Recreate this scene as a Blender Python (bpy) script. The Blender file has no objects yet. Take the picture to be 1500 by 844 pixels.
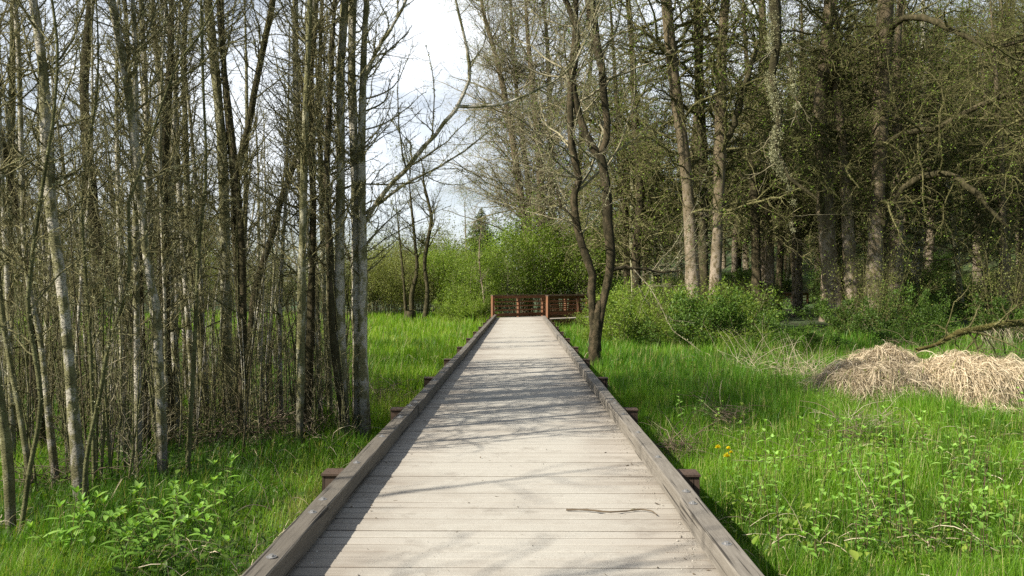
import bpy, math, random
import numpy as np
from mathutils import Vector

# ------------------------------------------------------------------ camera, sky, sun, exposure
sc = bpy.context.scene
col = sc.collection
R = math.radians
F, VX, HY, CX, CH = 1200.0, 763.0, 420.0, 0.09, 1.65      # focal length in photo pixels, vanishing point, eye
cam_d = bpy.data.cameras.new('camera')
cam = bpy.data.objects.new('camera', cam_d); col.objects.link(cam)
cam.location = (CX, 0, CH)
cam.rotation_euler = (R(89.93), 0, R(0.62))
cam_d.lens = 28.8; cam_d.sensor_width = 36; cam_d.clip_start = 0.05; cam_d.clip_end = 2000
sc.camera = cam
SUN_EL = 40.0
sdir = Vector((0.89, 0.45, 0)).normalized() * math.cos(R(SUN_EL)); sdir.z = -math.sin(R(SUN_EL))   # way the light travels
ld = bpy.data.lights.new('sun', 'SUN'); ld.energy = 5.0; ld.angle = R(0.53); ld.color = (1.0, 0.94, 0.84)
sun = bpy.data.objects.new('sun', ld); col.objects.link(sun)
sun.rotation_euler = sdir.to_track_quat('-Z', 'Y').to_euler()
sun.location = (-30, -15, 30)
w = bpy.data.worlds.new('World'); sc.world = w; w.use_nodes = True
nt = w.node_tree; nt.nodes.clear()
N_ = lambda t: nt.nodes.new(t)
sky = N_('ShaderNodeTexSky'); sky.sky_type = 'NISHITA'; sky.sun_disc = False
sky.sun_elevation = R(SUN_EL); sky.sun_rotation = math.atan2(-0.89, -0.45); sky.dust_density = 1.0
tc = N_('ShaderNodeTexCoord'); mp = N_('ShaderNodeMapping'); mp.inputs['Scale'].default_value = (1.0, 1.0, 2.2)
cn = N_('ShaderNodeTexNoise'); cn.inputs['Scale'].default_value = 2.3; cn.inputs['Detail'].default_value = 7; cn.inputs['Roughness'].default_value = 0.62
cr = N_('ShaderNodeValToRGB'); cr.color_ramp.elements[0].position = 0.37; cr.color_ramp.elements[1].position = 0.60; cr.color_ramp.elements[0].color = (.24, .24, .24, 1)
mx = N_('ShaderNodeMix'); mx.data_type = 'RGBA'
mx.inputs[7].default_value = (12.0, 12.6, 13.3, 1)                # sunlit thin cloud
bg = N_('ShaderNodeBackground'); bg.inputs['Strength'].default_value = 0.06
wo = N_('ShaderNodeOutputWorld')
nt.links.new(tc.outputs['Generated'], mp.inputs['Vector']); nt.links.new(mp.outputs[0], cn.inputs['Vector'])
sxyz = N_('ShaderNodeSeparateXYZ'); nt.links.new(tc.outputs['Generated'], sxyz.inputs[0])
bank = N_('ShaderNodeMapRange'); bank.inputs[1].default_value = -0.1; bank.inputs[2].default_value = 0.75; bank.inputs[3].default_value = 0.12; bank.inputs[4].default_value = 1.0
nt.links.new(sxyz.outputs[1], bank.inputs[0])
mul = N_('ShaderNodeMath'); mul.operation = 'MULTIPLY'
nt.links.new(cn.outputs['Fac'], cr.inputs[0]); nt.links.new(cr.outputs[0], mul.inputs[0]); nt.links.new(bank.outputs[0], mul.inputs[1]); nt.links.new(mul.outputs[0], mx.inputs[0])
nt.links.new(sky.outputs[0], mx.inputs[6]); nt.links.new(mx.outputs[2], bg.inputs['Color'])
nt.links.new(bg.outputs[0], wo.inputs['Surface'])
sc.view_settings.view_transform = 'Standard'; sc.view_settings.look = 'None'
sc.view_settings.exposure = 0.85; sc.view_settings.gamma = 1.0; sc.view_settings.use_curve_mapping = False
sc.render.engine = 'CYCLES'
cy = sc.cycles
cy.max_bounces = 6; cy.diffuse_bounces = 3; cy.glossy_bounces = 2; cy.transmission_bounces = 3; cy.transparent_max_bounces = 4
cy.caustics_reflective = False; cy.caustics_refractive = False
cy.use_denoising = False; cy.use_adaptive_sampling = True; cy.adaptive_threshold = 0.01
cy.sample_clamp_indirect = 6
sc.render.use_persistent_data = False

rng = np.random.default_rng(11)

# ------------------------------------------------------------------ materials
def mat(name, build):
    m = bpy.data.materials.new(name); m.use_nodes = True
    t = m.node_tree; b = t.nodes['Principled BSDF']
    build(t, b); return m
def nd(t, kind, **kw):
    n = t.nodes.new(kind)
    for k, v in kw.items():
        if k in n.inputs.keys(): n.inputs[k].default_value = v
        else: setattr(n, k, v)
    return n
def ramp(t, fac, stops):
    r = t.nodes.new('ShaderNodeValToRGB'); e = r.color_ramp.elements
    while len(e) < len(stops): e.new(0.5)
    for el, (p, c) in zip(e, stops):
        el.position = p; el.color = (*c, 1) if len(c) == 3 else c
    t.links.new(fac, r.inputs[0]); return r.outputs[0]
def noise(t, scale, detail=5, rough=0.6, stretch=(1, 1, 1), coord='Object'):
    c = t.nodes.new('ShaderNodeTexCoord'); m = nd(t, 'ShaderNodeMapping'); m.inputs['Scale'].default_value = stretch
    n = nd(t, 'ShaderNodeTexNoise', Scale=scale, Detail=detail, Roughness=rough)
    t.links.new(c.outputs[coord], m.inputs[0]); t.links.new(m.outputs[0], n.inputs['Vector'])
    return n.outputs['Fac']
def mixc(t, fac, a, b, mode='MIX'):
    m = t.nodes.new('ShaderNodeMix'); m.data_type = 'RGBA'; m.blend_type = mode
    for v, i in ((fac, 0), (a, 6), (b, 7)):
        if hasattr(v, 'links'): t.links.new(v, m.inputs[i])
        else: m.inputs[i].default_value = v if i == 0 else ((*v, 1) if len(v) == 3 else v)
    return m.outputs[2]
def bump(t, b, h, strength=0.5, dist=0.02):
    n = nd(t, 'ShaderNodeBump', Strength=strength, Distance=dist)
    t.links.new(h, n.inputs['Height']); t.links.new(n.outputs[0], b.inputs['Normal'])
def attr(t, name='var'):
    a = t.nodes.new('ShaderNodeAttribute'); a.attribute_name = name; return a.outputs['Fac']

def bark(name, pale, olive, dark, s_pale=0.5, zmoss=0.0, zhigh=0.0):
    def f(t, b):
        patch = noise(t, 7.5, 4, 0.6, (1, 1, .6)); fine = noise(t, 38, 4, 0.7, (1, 1, 2.2)); big = noise(t, 1.3, 3, .5, (1, 1, .5))
        c = ramp(t, patch, [(s_pale - .04, pale), (s_pale + .03, olive), (s_pale + .16, tuple(v * .6 for v in olive))])
        k = ramp(t, fine, [(.34, (1, 1, 1)), (.47, (0, 0, 0))])
        c = mixc(t, k, c, dark)
        k2 = ramp(t, big, [(.50, (0, 0, 0)), (.68, (.8, .8, .8))])
        c = mixc(t, k2, c, tuple(.55 * x + .45 * y for x, y in zip(olive, dark)))
        lent = noise(t, 16, 4, .7, (.5, .5, 5.0)); c = mixc(t, ramp(t, lent, [(.62, (0, 0, 0)), (.70, (.8, .8, .8))]), c, dark)
        if zhigh:
            tch = t.nodes.new('ShaderNodeTexCoord'); sph = t.nodes.new('ShaderNodeSeparateXYZ'); t.links.new(tch.outputs['Object'], sph.inputs[0])
            mh = nd(t, 'ShaderNodeMath', operation='MULTIPLY_ADD'); t.links.new(big, mh.inputs[0]); mh.inputs[1].default_value = 7; t.links.new(sph.outputs[2], mh.inputs[2])
            mq = nd(t, 'ShaderNodeMapRange'); mq.inputs[1].default_value = zhigh + 2; mq.inputs[2].default_value = zhigh + 6; mq.inputs[3].default_value = 0; mq.inputs[4].default_value = .85
            t.links.new(mh.outputs[0], mq.inputs[0]); c = mixc(t, mq.outputs[0], c, tuple(.75 * x for x in olive))
        if zmoss:
            tcx = t.nodes.new('ShaderNodeTexCoord'); sp = t.nodes.new('ShaderNodeSeparateXYZ'); t.links.new(tcx.outputs['Object'], sp.inputs[0])
            ad = nd(t, 'ShaderNodeMath', operation='ADD'); t.links.new(sp.outputs[2], ad.inputs[0]); t.links.new(patch, ad.inputs[1])
            mr = nd(t, 'ShaderNodeMapRange'); mr.inputs[1].default_value = .45; mr.inputs[2].default_value = .45 + zmoss; mr.inputs[3].default_value = .85; mr.inputs[4].default_value = 0
            t.links.new(ad.outputs[0], mr.inputs[0])
            c = mixc(t, mr.outputs[0], c, (.045, .036, .022))
        t.links.new(c, b.inputs['Base Color']); b.inputs['Roughness'].default_value = .9; b.inputs['Specular IOR Level'].default_value = .15
        ad2 = nd(t, 'ShaderNodeMath', operation='ADD'); t.links.new(patch, ad2.inputs[0]); t.links.new(fine, ad2.inputs[1])
        bump(t, b, ad2.outputs[0], .9, .03)
    return mat(name, f)
def leafy(name, stops, trans=.4, tint=(1.0, 1.0, .55), rough=.5):
    def f(t, b):
        c = ramp(t, attr(t), stops)
        oi = t.nodes.new('ShaderNodeObjectInfo')
        hv = nd(t, 'ShaderNodeHueSaturation'); mr = nd(t, 'ShaderNodeMapRange'); mr.inputs[3].default_value = .78; mr.inputs[4].default_value = 1.2
        t.links.new(oi.outputs['Random'], mr.inputs[0]); t.links.new(mr.outputs[0], hv.inputs['Value']); t.links.new(c, hv.inputs['Color'])
        c = hv.outputs[0]
        t.links.new(c, b.inputs['Base Color']); b.inputs['Roughness'].default_value = rough; b.inputs['Specular IOR Level'].default_value = .3
        if trans:
            tr = t.nodes.new('ShaderNodeBsdfTranslucent'); t.links.new(mixc(t, 1.0, c, tint, 'MULTIPLY'), tr.inputs[0])
            ms = nd(t, 'ShaderNodeMixShader'); ms.inputs[0].default_value = trans
            o = t.nodes['Material Output']
            t.links.new(b.outputs[0], ms.inputs[1]); t.links.new(tr.outputs[0], ms.inputs[2]); t.links.new(ms.outputs[0], o.inputs['Surface'])
    return mat(name, f)
def wood(name, a, c_, d, axis=1, scale=6, rough=.8):
    def f(t, b):
        st = [1.0, 1.0, 1.0]; st[axis] = .06
        g = noise(t, scale * 9, 6, .7, tuple(st)); p = noise(t, 1.6, 5, .65)
        st2 = [1.0, 1.0, 1.0]; st2[axis] = .02
        cr_ = noise(t, scale * 5, 3, .6, tuple(st2))
        c = ramp(t, g, [(.3, c_), (.68, a)])
        c = mixc(t, ramp(t, p, [(.4, (0, 0, 0)), (.7, (.7, .7, .7))]), c, d)
        c = mixc(t, ramp(t, cr_, [(.36, (.9, .9, .9)), (.42, (0, 0, 0))]), c, tuple(v * .25 for v in c_))
        t.links.new(c, b.inputs['Base Color']); b.inputs['Roughness'].default_value = rough; b.inputs['Specular IOR Level'].default_value = .2
        bump(t, b, g, .45, .006)
    return mat(name, f)

M = {}
M['alder'] = bark('alder bark', (.56, .52, .42), (.27, .255, .125), (.055, .045, .028), .50, 1.15)
M['alder_mossy'] = bark('lichened bark', (.42, .40, .27), (.24, .23, .105), (.05, .042, .024), .46, .9)
M['dark'] = bark('dark bark', (.12, .095, .055), (.085, .075, .035), (.025, .02, .014), .42, .3)
M['brown'] = bark('brown furrowed bark', (.11, .085, .048), (.065, .055, .028), (.014, .011, .008), .46, .2)
M['grey'] = bark('grey brown bark', (.35, .285, .21), (.19, .15, .085), (.06, .05, .032), .52, .0, 4.5)
M['stem'] = bark('green stem bark', (.19, .19, .085), (.14, .14, .055), (.05, .045, .025), .5, .3)
M['twig'] = bark('twig bark', (.29, .265, .13), (.19, .17, .075), (.07, .06, .035), .5)
M['twig_dark'] = bark('dark mossy twig', (.19, .175, .075), (.115, .105, .042), (.04, .036, .018), .5)
M['twig_pale'] = bark('pale twig', (.38, .34, .22), (.27, .24, .14), (.11, .095, .055), .52)
M['moss_limb'] = bark('moss covered limb', (.17, .15, .05), (.13, .11, .03), (.05, .04, .016), .45)
M['lichen'] = leafy('lichen', [(0, (.19, .185, .09)), (.6, (.33, .325, .18)), (1, (.55, .55, .38))], .15, (1, 1, .8), .9)
M['lichen_pale'] = leafy('pale lichen', [(0, (.17, .17, .08)), (.6, (.36, .36, .21)), (1, (.60, .60, .43))], .2, (1, 1, .8), .9)
M['lichen_dark'] = leafy('old moss', [(0, (.075, .075, .022)), (.6, (.15, .155, .045)), (1, (.29, .31, .12))], .15, (1, 1, .6), .9)
M['grass'] = leafy('grass', [(0, (.045, .115, .010)), (.45, (.11, .26, .018)), (.8, (.21, .38, .035)), (1, (.38, .36, .13))], .48, (1, 1, .4), .45)
M['meadow'] = leafy('meadow grass', [(0, (.06, .14, .010)), (.5, (.19, .37, .022)), (.85, (.32, .49, .05)), (1, (.48, .46, .18))], .5, (1, 1, .4), .45)
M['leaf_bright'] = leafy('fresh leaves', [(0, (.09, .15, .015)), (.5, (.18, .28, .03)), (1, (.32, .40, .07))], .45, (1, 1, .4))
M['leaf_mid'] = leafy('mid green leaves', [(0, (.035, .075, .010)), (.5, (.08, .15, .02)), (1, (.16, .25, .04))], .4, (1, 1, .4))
M['leaf_olive'] = leafy('olive spring leaves', [(0, (.10, .115, .025)), (.5, (.20, .23, .05)), (1, (.32, .35, .09))], .35, (1, 1, .5))
M['needle'] = leafy('conifer needles', [(0, (.025, .05, .016)), (.6, (.055, .10, .028)), (1, (.11, .16, .045))], .15, (1, 1, .5))
M['needle_pale'] = leafy('young conifer needles', [(0, (.035, .07, .016)), (.6, (.075, .13, .028)), (1, (.13, .19, .05))], .2, (1, 1, .5))
M['herb'] = leafy('herb leaves', [(0, (.12, .26, .035)), (.6, (.22, .42, .06)), (1, (.36, .55, .13))], .45, (1, 1, .45))
M['straw'] = leafy('dead grass', [(0, (.15, .115, .065)), (.4, (.46, .375, .245)), (1, (.76, .66, .48))], .2, (1, .95, .8), .7)
M['litter'] = leafy('dead stems', [(0, (.07, .05, .03)), (.6, (.16, .12, .075)), (1, (.33, .27, .18))], .1, (1, 1, 1), .8)
M['redstem'] = leafy('reddish stems', [(0, (.07, .05, .03)), (1, (.13, .085, .05))], 0)
M['yellow'] = leafy('yellow petals', [(0, (.82, .62, .01)), (1, (.9, .76, .02))], .2, (1, 1, .3))
M['kerb_shade_tint'] = wood('shade-tinted weathered timber', (.165, .148, .12), (.085, .074, .06), (.12, .105, .083), 1)  # kerb timber with the grove's shade put into its colour, for the left side
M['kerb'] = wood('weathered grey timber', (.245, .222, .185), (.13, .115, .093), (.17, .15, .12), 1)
M['brown_wood'] = wood('brown stained timber', (.27, .125, .058), (.15, .068, .034), (.18, .10, .055), 0)
M['brown_post'] = wood('brown stained post', (.27, .125, .062), (.15, .07, .036), (.17, .10, .065), 2)
M['brown_support'] = wood('brown support post', (.105, .068, .048), (.06, .04, .028), (.085, .064, .048), 2)
M['brown_cap'] = wood('weathered brown cap', (.17, .11, .075), (.09, .058, .04), (.14, .115, .09), 0)
def _steel(t, b):
    t.links.new(ramp(t, noise(t, 60), [(.3, (.32, .31, .30)), (.7, (.55, .54, .52))]), b.inputs['Base Color'])
    b.inputs['Metallic'].default_value = .8; b.inputs['Roughness'].default_value = .45
M['steel'] = mat('galvanised steel', _steel)
def _plank(t, b):
    g = noise(t, 26, 6, .7, (.05, 1, 1)); dust = noise(t, .9, 6, .68); fine = noise(t, 120, 3, .6); streak = noise(t, 5, 5, .65, (.35, 1, 1))
    c = ramp(t, g, [(.28, (.20, .17, .135)), (.7, (.36, .325, .27))])
    v = attr(t); c = mixc(t, .5, c, ramp(t, v, [(0.2, (.22, .19, .155)), (.6, (.33, .30, .25)), (1, (.42, .385, .33))]))
    edge = mixc(t, ramp(t, noise(t, 1.7, 5, .72), [(.38, (.2, .2, .2)), (.60, (1, 1, 1))]), (0, 0, 0), ramp(t, v, [(0, (1, 1, 1)), (.16, (0, 0, 0))]))
    tcx = t.nodes.new('ShaderNodeTexCoord'); sp = t.nodes.new('ShaderNodeSeparateXYZ'); t.links.new(tcx.outputs['Object'], sp.inputs[0])
    ab = nd(t, 'ShaderNodeMath', operation='ABSOLUTE'); t.links.new(sp.outputs[0], ab.inputs[0])
    mr = nd(t, 'ShaderNodeMapRange'); mr.inputs[1].default_value = 1.25; mr.inputs[2].default_value = .45; mr.inputs[3].default_value = -.22; mr.inputs[4].default_value = .12
    t.links.new(ab.outputs[0], mr.inputs[0])
    ad = nd(t, 'ShaderNodeMath', operation='ADD'); t.links.new(dust, ad.inputs[0]); t.links.new(mr.outputs[0], ad.inputs[1])
    ad2 = nd(t, 'ShaderNodeMath', operation='MULTIPLY_ADD'); t.links.new(streak, ad2.inputs[0]); ad2.inputs[1].default_value = .35; t.links.new(ad.outputs[0], ad2.inputs[2])
    k = ramp(t, ad2.outputs[0], [(.50, (0, 0, 0)), (.82, (.85, .85, .85))])
    dc = ramp(t, fine, [(.3, (.335, .315, .265)), (.7, (.47, .445, .385))])
    c = mixc(t, k, c, dc)
    st = noise(t, 2.6, 5, .7); c = mixc(t, ramp(t, st, [(.56, (0, 0, 0)), (.72, (.5, .5, .5))]), c, (.17, .145, .115))
    c = mixc(t, mixc(t, .5, (0, 0, 0), edge), c, (.13, .10, .07))
    t.links.new(c, b.inputs['Base Color']); b.inputs['Roughness'].default_value = .85; b.inputs['Specular IOR Level'].default_value = .2
    a3 = nd(t, 'ShaderNodeMath', operation='ADD'); t.links.new(g, a3.inputs[0]); t.links.new(fine, a3.inputs[1])
    bump(t, b, a3.outputs[0], .5, .004)
M['plank'] = mat('dusty planks', _plank)
def _dust(t, b):
    t.links.new(ramp(t, noise(t, 70, 5, .7), [(.3, (.16, .145, .12)), (.7, (.37, .345, .30))]), b.inputs['Base Color']); b.inputs['Roughness'].default_value = 1
    bump(t, b, noise(t, 150), .6, .004)
M['dust'] = mat('packed dust', _dust)
def _grit(t, b):
    t.links.new(ramp(t, attr(t), [(0, (.16, .14, .11)), (.5, (.36, .33, .28)), (1, (.58, .54, .46))]), b.inputs['Base Color']); b.inputs['Roughness'].default_value = .9
M['grit'] = mat('grit', _grit)
def _ground(t, b):
    a = noise(t, .6, 6, .65); f = noise(t, 9, 6, .7); g3 = noise(t, .16, 4, .6)
    c = ramp(t, f, [(.3, (.022, .018, .010)), (.55, (.05, .045, .022)), (.75, (.085, .072, .04))])
    gcol = ramp(t, f, [(.3, (.02, .05, .008)), (.7, (.05, .12, .015))])
    c = mixc(t, ramp(t, a, [(.40, (.15, .15, .15)), (.58, (.9, .9, .9))]), c, gcol)
    c = mixc(t, ramp(t, g3, [(.4, (0, 0, 0)), (.7, (.4, .4, .4))]), c, (.06, .055, .025))
    t.links.new(c, b.inputs['Base Color']); b.inputs['Roughness'].default_value = 1
    bump(t, b, f, 1.0, .08)
M['ground'] = mat('marsh ground', _ground)

# ------------------------------------------------------------------ mesh helpers
class MB:
    def __init__(s): s.v = []; s.f = {3: [], 4: []}; s.a = []; s.n = 0; s.sm = {3: [], 4: []}
    def add(s, v, f, var=None, smooth=False):
        v = np.asarray(v, np.float32).reshape(-1, 3); f = np.asarray(f, np.int64)
        s.v.append(v); s.f[f.shape[1]].append(f + s.n); s.sm[f.shape[1]].append(np.full(len(f), smooth))
        s.a.append(np.broadcast_to(np.asarray(.5 if var is None else var, np.float32), (len(v),)))
        s.n += len(v)
    def add2(s, v, q, t3, var=None, smooth=False):
        n0 = s.n; s.add(v, q, var, smooth); s.f[3].append(np.asarray(t3, np.int64) + n0); s.sm[3].append(np.full(len(t3), smooth))
    def build(s, name, m, parent=None, loc=None):
        me = bpy.data.meshes.new(name)
        if s.n:
            v = np.concatenate(s.v)
            q = np.concatenate(s.f[4]) if s.f[4] else np.zeros((0, 4), np.int64)
            t = np.concatenate(s.f[3]) if s.f[3] else np.zeros((0, 3), np.int64)
            me.vertices.add(len(v)); me.vertices.foreach_set('co', v.ravel())
            me.loops.add(q.size + t.size); me.loops.foreach_set('vertex_index', np.concatenate([q.ravel(), t.ravel()]).astype(np.int32))
            me.polygons.add(len(q) + len(t))
            me.polygons.foreach_set('loop_start', np.concatenate([np.arange(len(q)) * 4, q.size + np.arange(len(t)) * 3]).astype(np.int32))
            sm = np.concatenate(s.sm[4] + s.sm[3]) if (s.sm[4] or s.sm[3]) else np.zeros(0, bool)
            me.polygons.foreach_set('use_smooth', sm)
            at = me.attributes.new('var', 'FLOAT', 'POINT'); at.data.foreach_set('value', np.concatenate(s.a))
            me.update()
        me.materials.append(m)
        o = bpy.data.objects.new(name, me); col.objects.link(o)
        if parent: o.parent = parent
        if loc is not None: o.location = loc
        return o
def nrm(a): return a / np.maximum(np.linalg.norm(a, axis=-1, keepdims=True), 1e-9)
def tubes(mb, P, Rd, S=4, var=None, rough=0.0):
    P = np.asarray(P, float); Rd = np.asarray(Rd, float)
    if P.ndim == 2: P = P[None]; Rd = Rd[None]
    K, N, _ = P.shape
    T = nrm(np.gradient(P, axis=1))
    mean = nrm(P[:, -1] - P[:, 0] + 1e-6)
    ref = np.where(np.abs(mean[:, 2:3]) < .75, np.array([[0., 0, 1]]), np.array([[1., .2, 0]]))[:, None, :]
    U = nrm(np.cross(T, np.broadcast_to(ref, T.shape))); V = np.cross(T, U)
    an = np.arange(S) * 2 * np.pi / S
    r = Rd[:, :, None] * (1 + (rng.normal(0, rough, (K, N, S)) if rough else 0))
    v = P[:, :, None, :] + r[..., None] * (np.cos(an)[None, None, :, None] * U[:, :, None, :] + np.sin(an)[None, None, :, None] * V[:, :, None, :])
    i = np.arange(N - 1)[:, None]; j = np.arange(S)[None, :]
    a = i * S + j; b = i * S + (j + 1) % S
    q = np.stack([a, b, b + S, a + S], -1).reshape(-1, 4)
    f = (q[None] + (np.arange(K) * N * S)[:, None, None]).reshape(-1, 4)
    vv = None if var is None else np.repeat(np.asarray(var, float), N * S) if np.ndim(var) else var
    mb.add(v.reshape(-1, 3), f, vv, True)
def box(mb, c, s, var=None, rz=0.0):
    x, y, z = np.asarray(s, float) / 2
    v = np.array([[-x, -y, -z], [x, -y, -z], [x, y, -z], [-x, y, -z], [-x, -y, z], [x, -y, z], [x, y, z], [-x, y, z]])
    cc, ss = math.cos(rz), math.sin(rz)
    v = v @ np.array([[cc, ss, 0], [-ss, cc, 0], [0, 0, 1]]) + np.asarray(c, float)
    mb.add(v, [[0, 3, 2, 1], [4, 5, 6, 7], [0, 1, 5, 4], [1, 2, 6, 5], [2, 3, 7, 6], [3, 0, 4, 7]], var)
def quads(mb, pos, d, side, L, W, var, fold=.25):
    """leaf: 4-point diamond folded along its axis"""
    n = nrm(np.cross(d, side)); L = np.asarray(L)[:, None]; W = np.asarray(W)[:, None]
    a = pos; b = pos + d * L * .45 + side * W * .5 + n * W * fold; c = pos + d * L; e = pos + d * L * .45 - side * W * .5 + n * W * fold
    K = len(pos); v = np.stack([a, b, c, e], 1).reshape(-1, 3)
    i = np.arange(K)[:, None] * 4
    f = np.concatenate([i + np.array([[0, 1, 2]]), i + np.array([[0, 2, 3]])])
    mb.add(v, f, np.repeat(var, 4))
def rdirs(n, zb=0.0, zs=1.0):
    d = rng.normal(size=(n, 3)); d[:, 2] = d[:, 2] * zs + zb; return nrm(d)
def perp(d):
    r = rng.normal(size=d.shape); return nrm(r - d * (r * d).sum(-1, keepdims=True))
def resample(pts, n):
    p = np.asarray(pts, float); t = np.concatenate([[0], np.cumsum(np.linalg.norm(np.diff(p, axis=0), axis=1))]); t /= t[-1]
    k = len(p)
    if k < 3:
        u = np.linspace(0, 1, n); return np.stack([np.interp(u, t, p[:, i]) for i in range(p.shape[1])], 1)
    m = np.gradient(p, t, axis=0); u = np.linspace(0, 1, n); i = np.clip(np.searchsorted(t, u, 'right') - 1, 0, k - 2)
    h = (t[i + 1] - t[i])[:, None]; s = ((u - t[i])[:, None]) / h
    return (2*s**3 - 3*s**2 + 1)*p[i] + (s**3 - 2*s**2 + s)*h*m[i] + (-2*s**3 + 3*s**2)*p[i+1] + (s**3 - s**2)*h*m[i+1]
def vn(x, y, seed=0):
    xi = np.floor(x); yi = np.floor(y); fx = x - xi; fy = y - yi; fx = fx*fx*(3-2*fx); fy = fy*fy*(3-2*fy)
    def h(a, b): 
        s = np.sin(a * 127.1 + b * 311.7 + seed * 74.7) * 43758.5453; return s - np.floor(s)
    return (h(xi, yi)*(1-fx) + h(xi+1, yi)*fx)*(1-fy) + (h(xi, yi+1)*(1-fx) + h(xi+1, yi+1)*fx)*fy
def sst(a, b, x): 
    t = np.clip((x - a) / (b - a), 0, 1); return t*t*(3-2*t)
def gz(x, y):
    x = np.asarray(x, float); y = np.asarray(y, float)
    z = -.5 + .10*(vn(x*.5, y*.5, 1) - .5) + .05*(vn(x*1.7, y*1.7, 2) - .5)
    z = z + .38*sst(22, 38, y)*sst(1.5, 9, x)
    z = z - .45*np.exp(-((x-4.2)**2/6 + (y-43)**2/10))
    z = z + 26*sst(62, 170, y + .55*x)*sst(6, 45, x)
    z = z + 3*sst(70, 160, y)*sst(0, 30, -x) + .4*vn(x*.1, y*.1, 5)*sst(30, 60, y)
    return z
def G(x, y): return float(gz(x, y))
def P(px, py, Y): return np.array([CX + (px - VX)/F*Y, Y, CH - (py - HY)/F*Y])

# ------------------------------------------------------------------ object helpers
def setp(o, label=None, cat=None, group=None, kind=None):
    for k, v in (('label', label), ('category', cat), ('group', group), ('kind', kind)):
        if v: o[k] = v
    return o
def thing(name, label, cat, loc=(0, 0, 0), rz=0, group=None, s=1.0):
    o = bpy.data.objects.new(name, None); col.objects.link(o); o.empty_display_size = .2
    o.location = loc; o.rotation_euler = (0, 0, rz); o.scale = (s, s, s)
    return setp(o, label, cat, group)
kids = {}
def dup(root, loc, rz=0, s=1.0, label=None, tilt=(0, 0), sz=None):
    r = root.copy(); col.objects.link(r); r.location = loc; r.rotation_euler = (tilt[0], tilt[1], rz); r.scale = (s, s, sz or s)
    if label: r['label'] = label
    for ch in kids.setdefault(root.name, [c for c in root.children]):
        c = ch.copy(); col.objects.link(c); c.parent = r
    return r

# ------------------------------------------------------------------ tree growing
def grow(par, prad, n, L, ang, up=.0, wob=.12, r=(.55, .03), t=(.15, 1.), N=6, tip=.25, short=.45, drop=0.0, pw=1.0):
    K, Np, _ = par.shape
    plen = np.linalg.norm(np.diff(par, axis=1), axis=2).sum(1)
    k = rng.choice(K, n, p=plen/plen.sum())
    tt = t[0] + (t[1]-t[0]) * rng.random(n)**pw
    x = tt*(Np-1); i = np.minimum(x.astype(int), Np-2); fr = (x-i)[:, None]
    o = par[k, i]*(1-fr) + par[k, i+1]*fr
    tg = nrm(par[k, i+1] - par[k, i])
    pr = prad[k, i]*(1-fr[:, 0]) + prad[k, i+1]*fr[:, 0]
    a = np.radians(rng.uniform(ang[0], ang[1], n))[:, None]
    d = np.cos(a)*tg + np.sin(a)*perp(tg)
    ln = rng.uniform(L[0], L[1], n) * (1 - short*tt)
    seg = (ln/(N-1))[:, None]
    pts = [o]
    for s in range(N-1):
        d = nrm(d + rng.normal(0, wob, d.shape) + np.array([0, 0, up - drop*s/(N-1)]))
        pts.append(pts[-1] + d*seg)
    C = np.stack(pts, 1)
    r0 = np.minimum(pr*r[0], r[1]*(.6 + .6*rng.random(n)))
    rd = r0[:, None]*np.linspace(1, tip, N)[None]
    return C, rd
def sample(C, rd, n, t0=.1):
    K, N, _ = C.shape
    plen = np.linalg.norm(np.diff(C, axis=1), axis=2).sum(1); k = rng.choice(K, n, p=plen/plen.sum())
    x = (t0 + (1-t0)*rng.random(n))*(N-1.001); i = x.astype(int); fr = (x-i)[:, None]
    return C[k, i]*(1-fr) + C[k, i+1]*fr, nrm(C[k, i+1]-C[k, i]), rd[k, i]
def tufts(mb, C, rd, n, size, k=4, out=1.0):
    p, tg, r = sample(C, rd, n)
    s0 = rng.uniform(.4, 1.2, n)*size
    p = np.repeat(p, k, 0); tg = np.repeat(tg, k, 0); r = np.repeat(r, k); s = np.repeat(s0, k)
    d = nrm(perp(tg) + .5*rng.normal(size=tg.shape)); p = p + d*(r*out)[:, None]*.8
    p = p + tg*(rng.normal(0, .6, len(p))*s)[:, None]
    quads(mb, p, d, perp(d), s*rng.uniform(.5, 1.3, len(s)), s*.55, np.clip(rng.beta(2, 2.2, len(s)), 0, 1), .4)
def leaves(mb, C, rd, n, size, zb=.1, jit=.06, ratio=.55):
    p, tg, r = sample(C, rd, n, .25)
    p = p + rng.normal(0, jit, p.shape)
    d = nrm(tg*.6 + rdirs(n, zb))
    s = rng.uniform(.5, 1.25, n)*size
    quads(mb, p, d, perp(d), s, s*ratio, rng.beta(2.2, 2.2, n))
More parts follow.
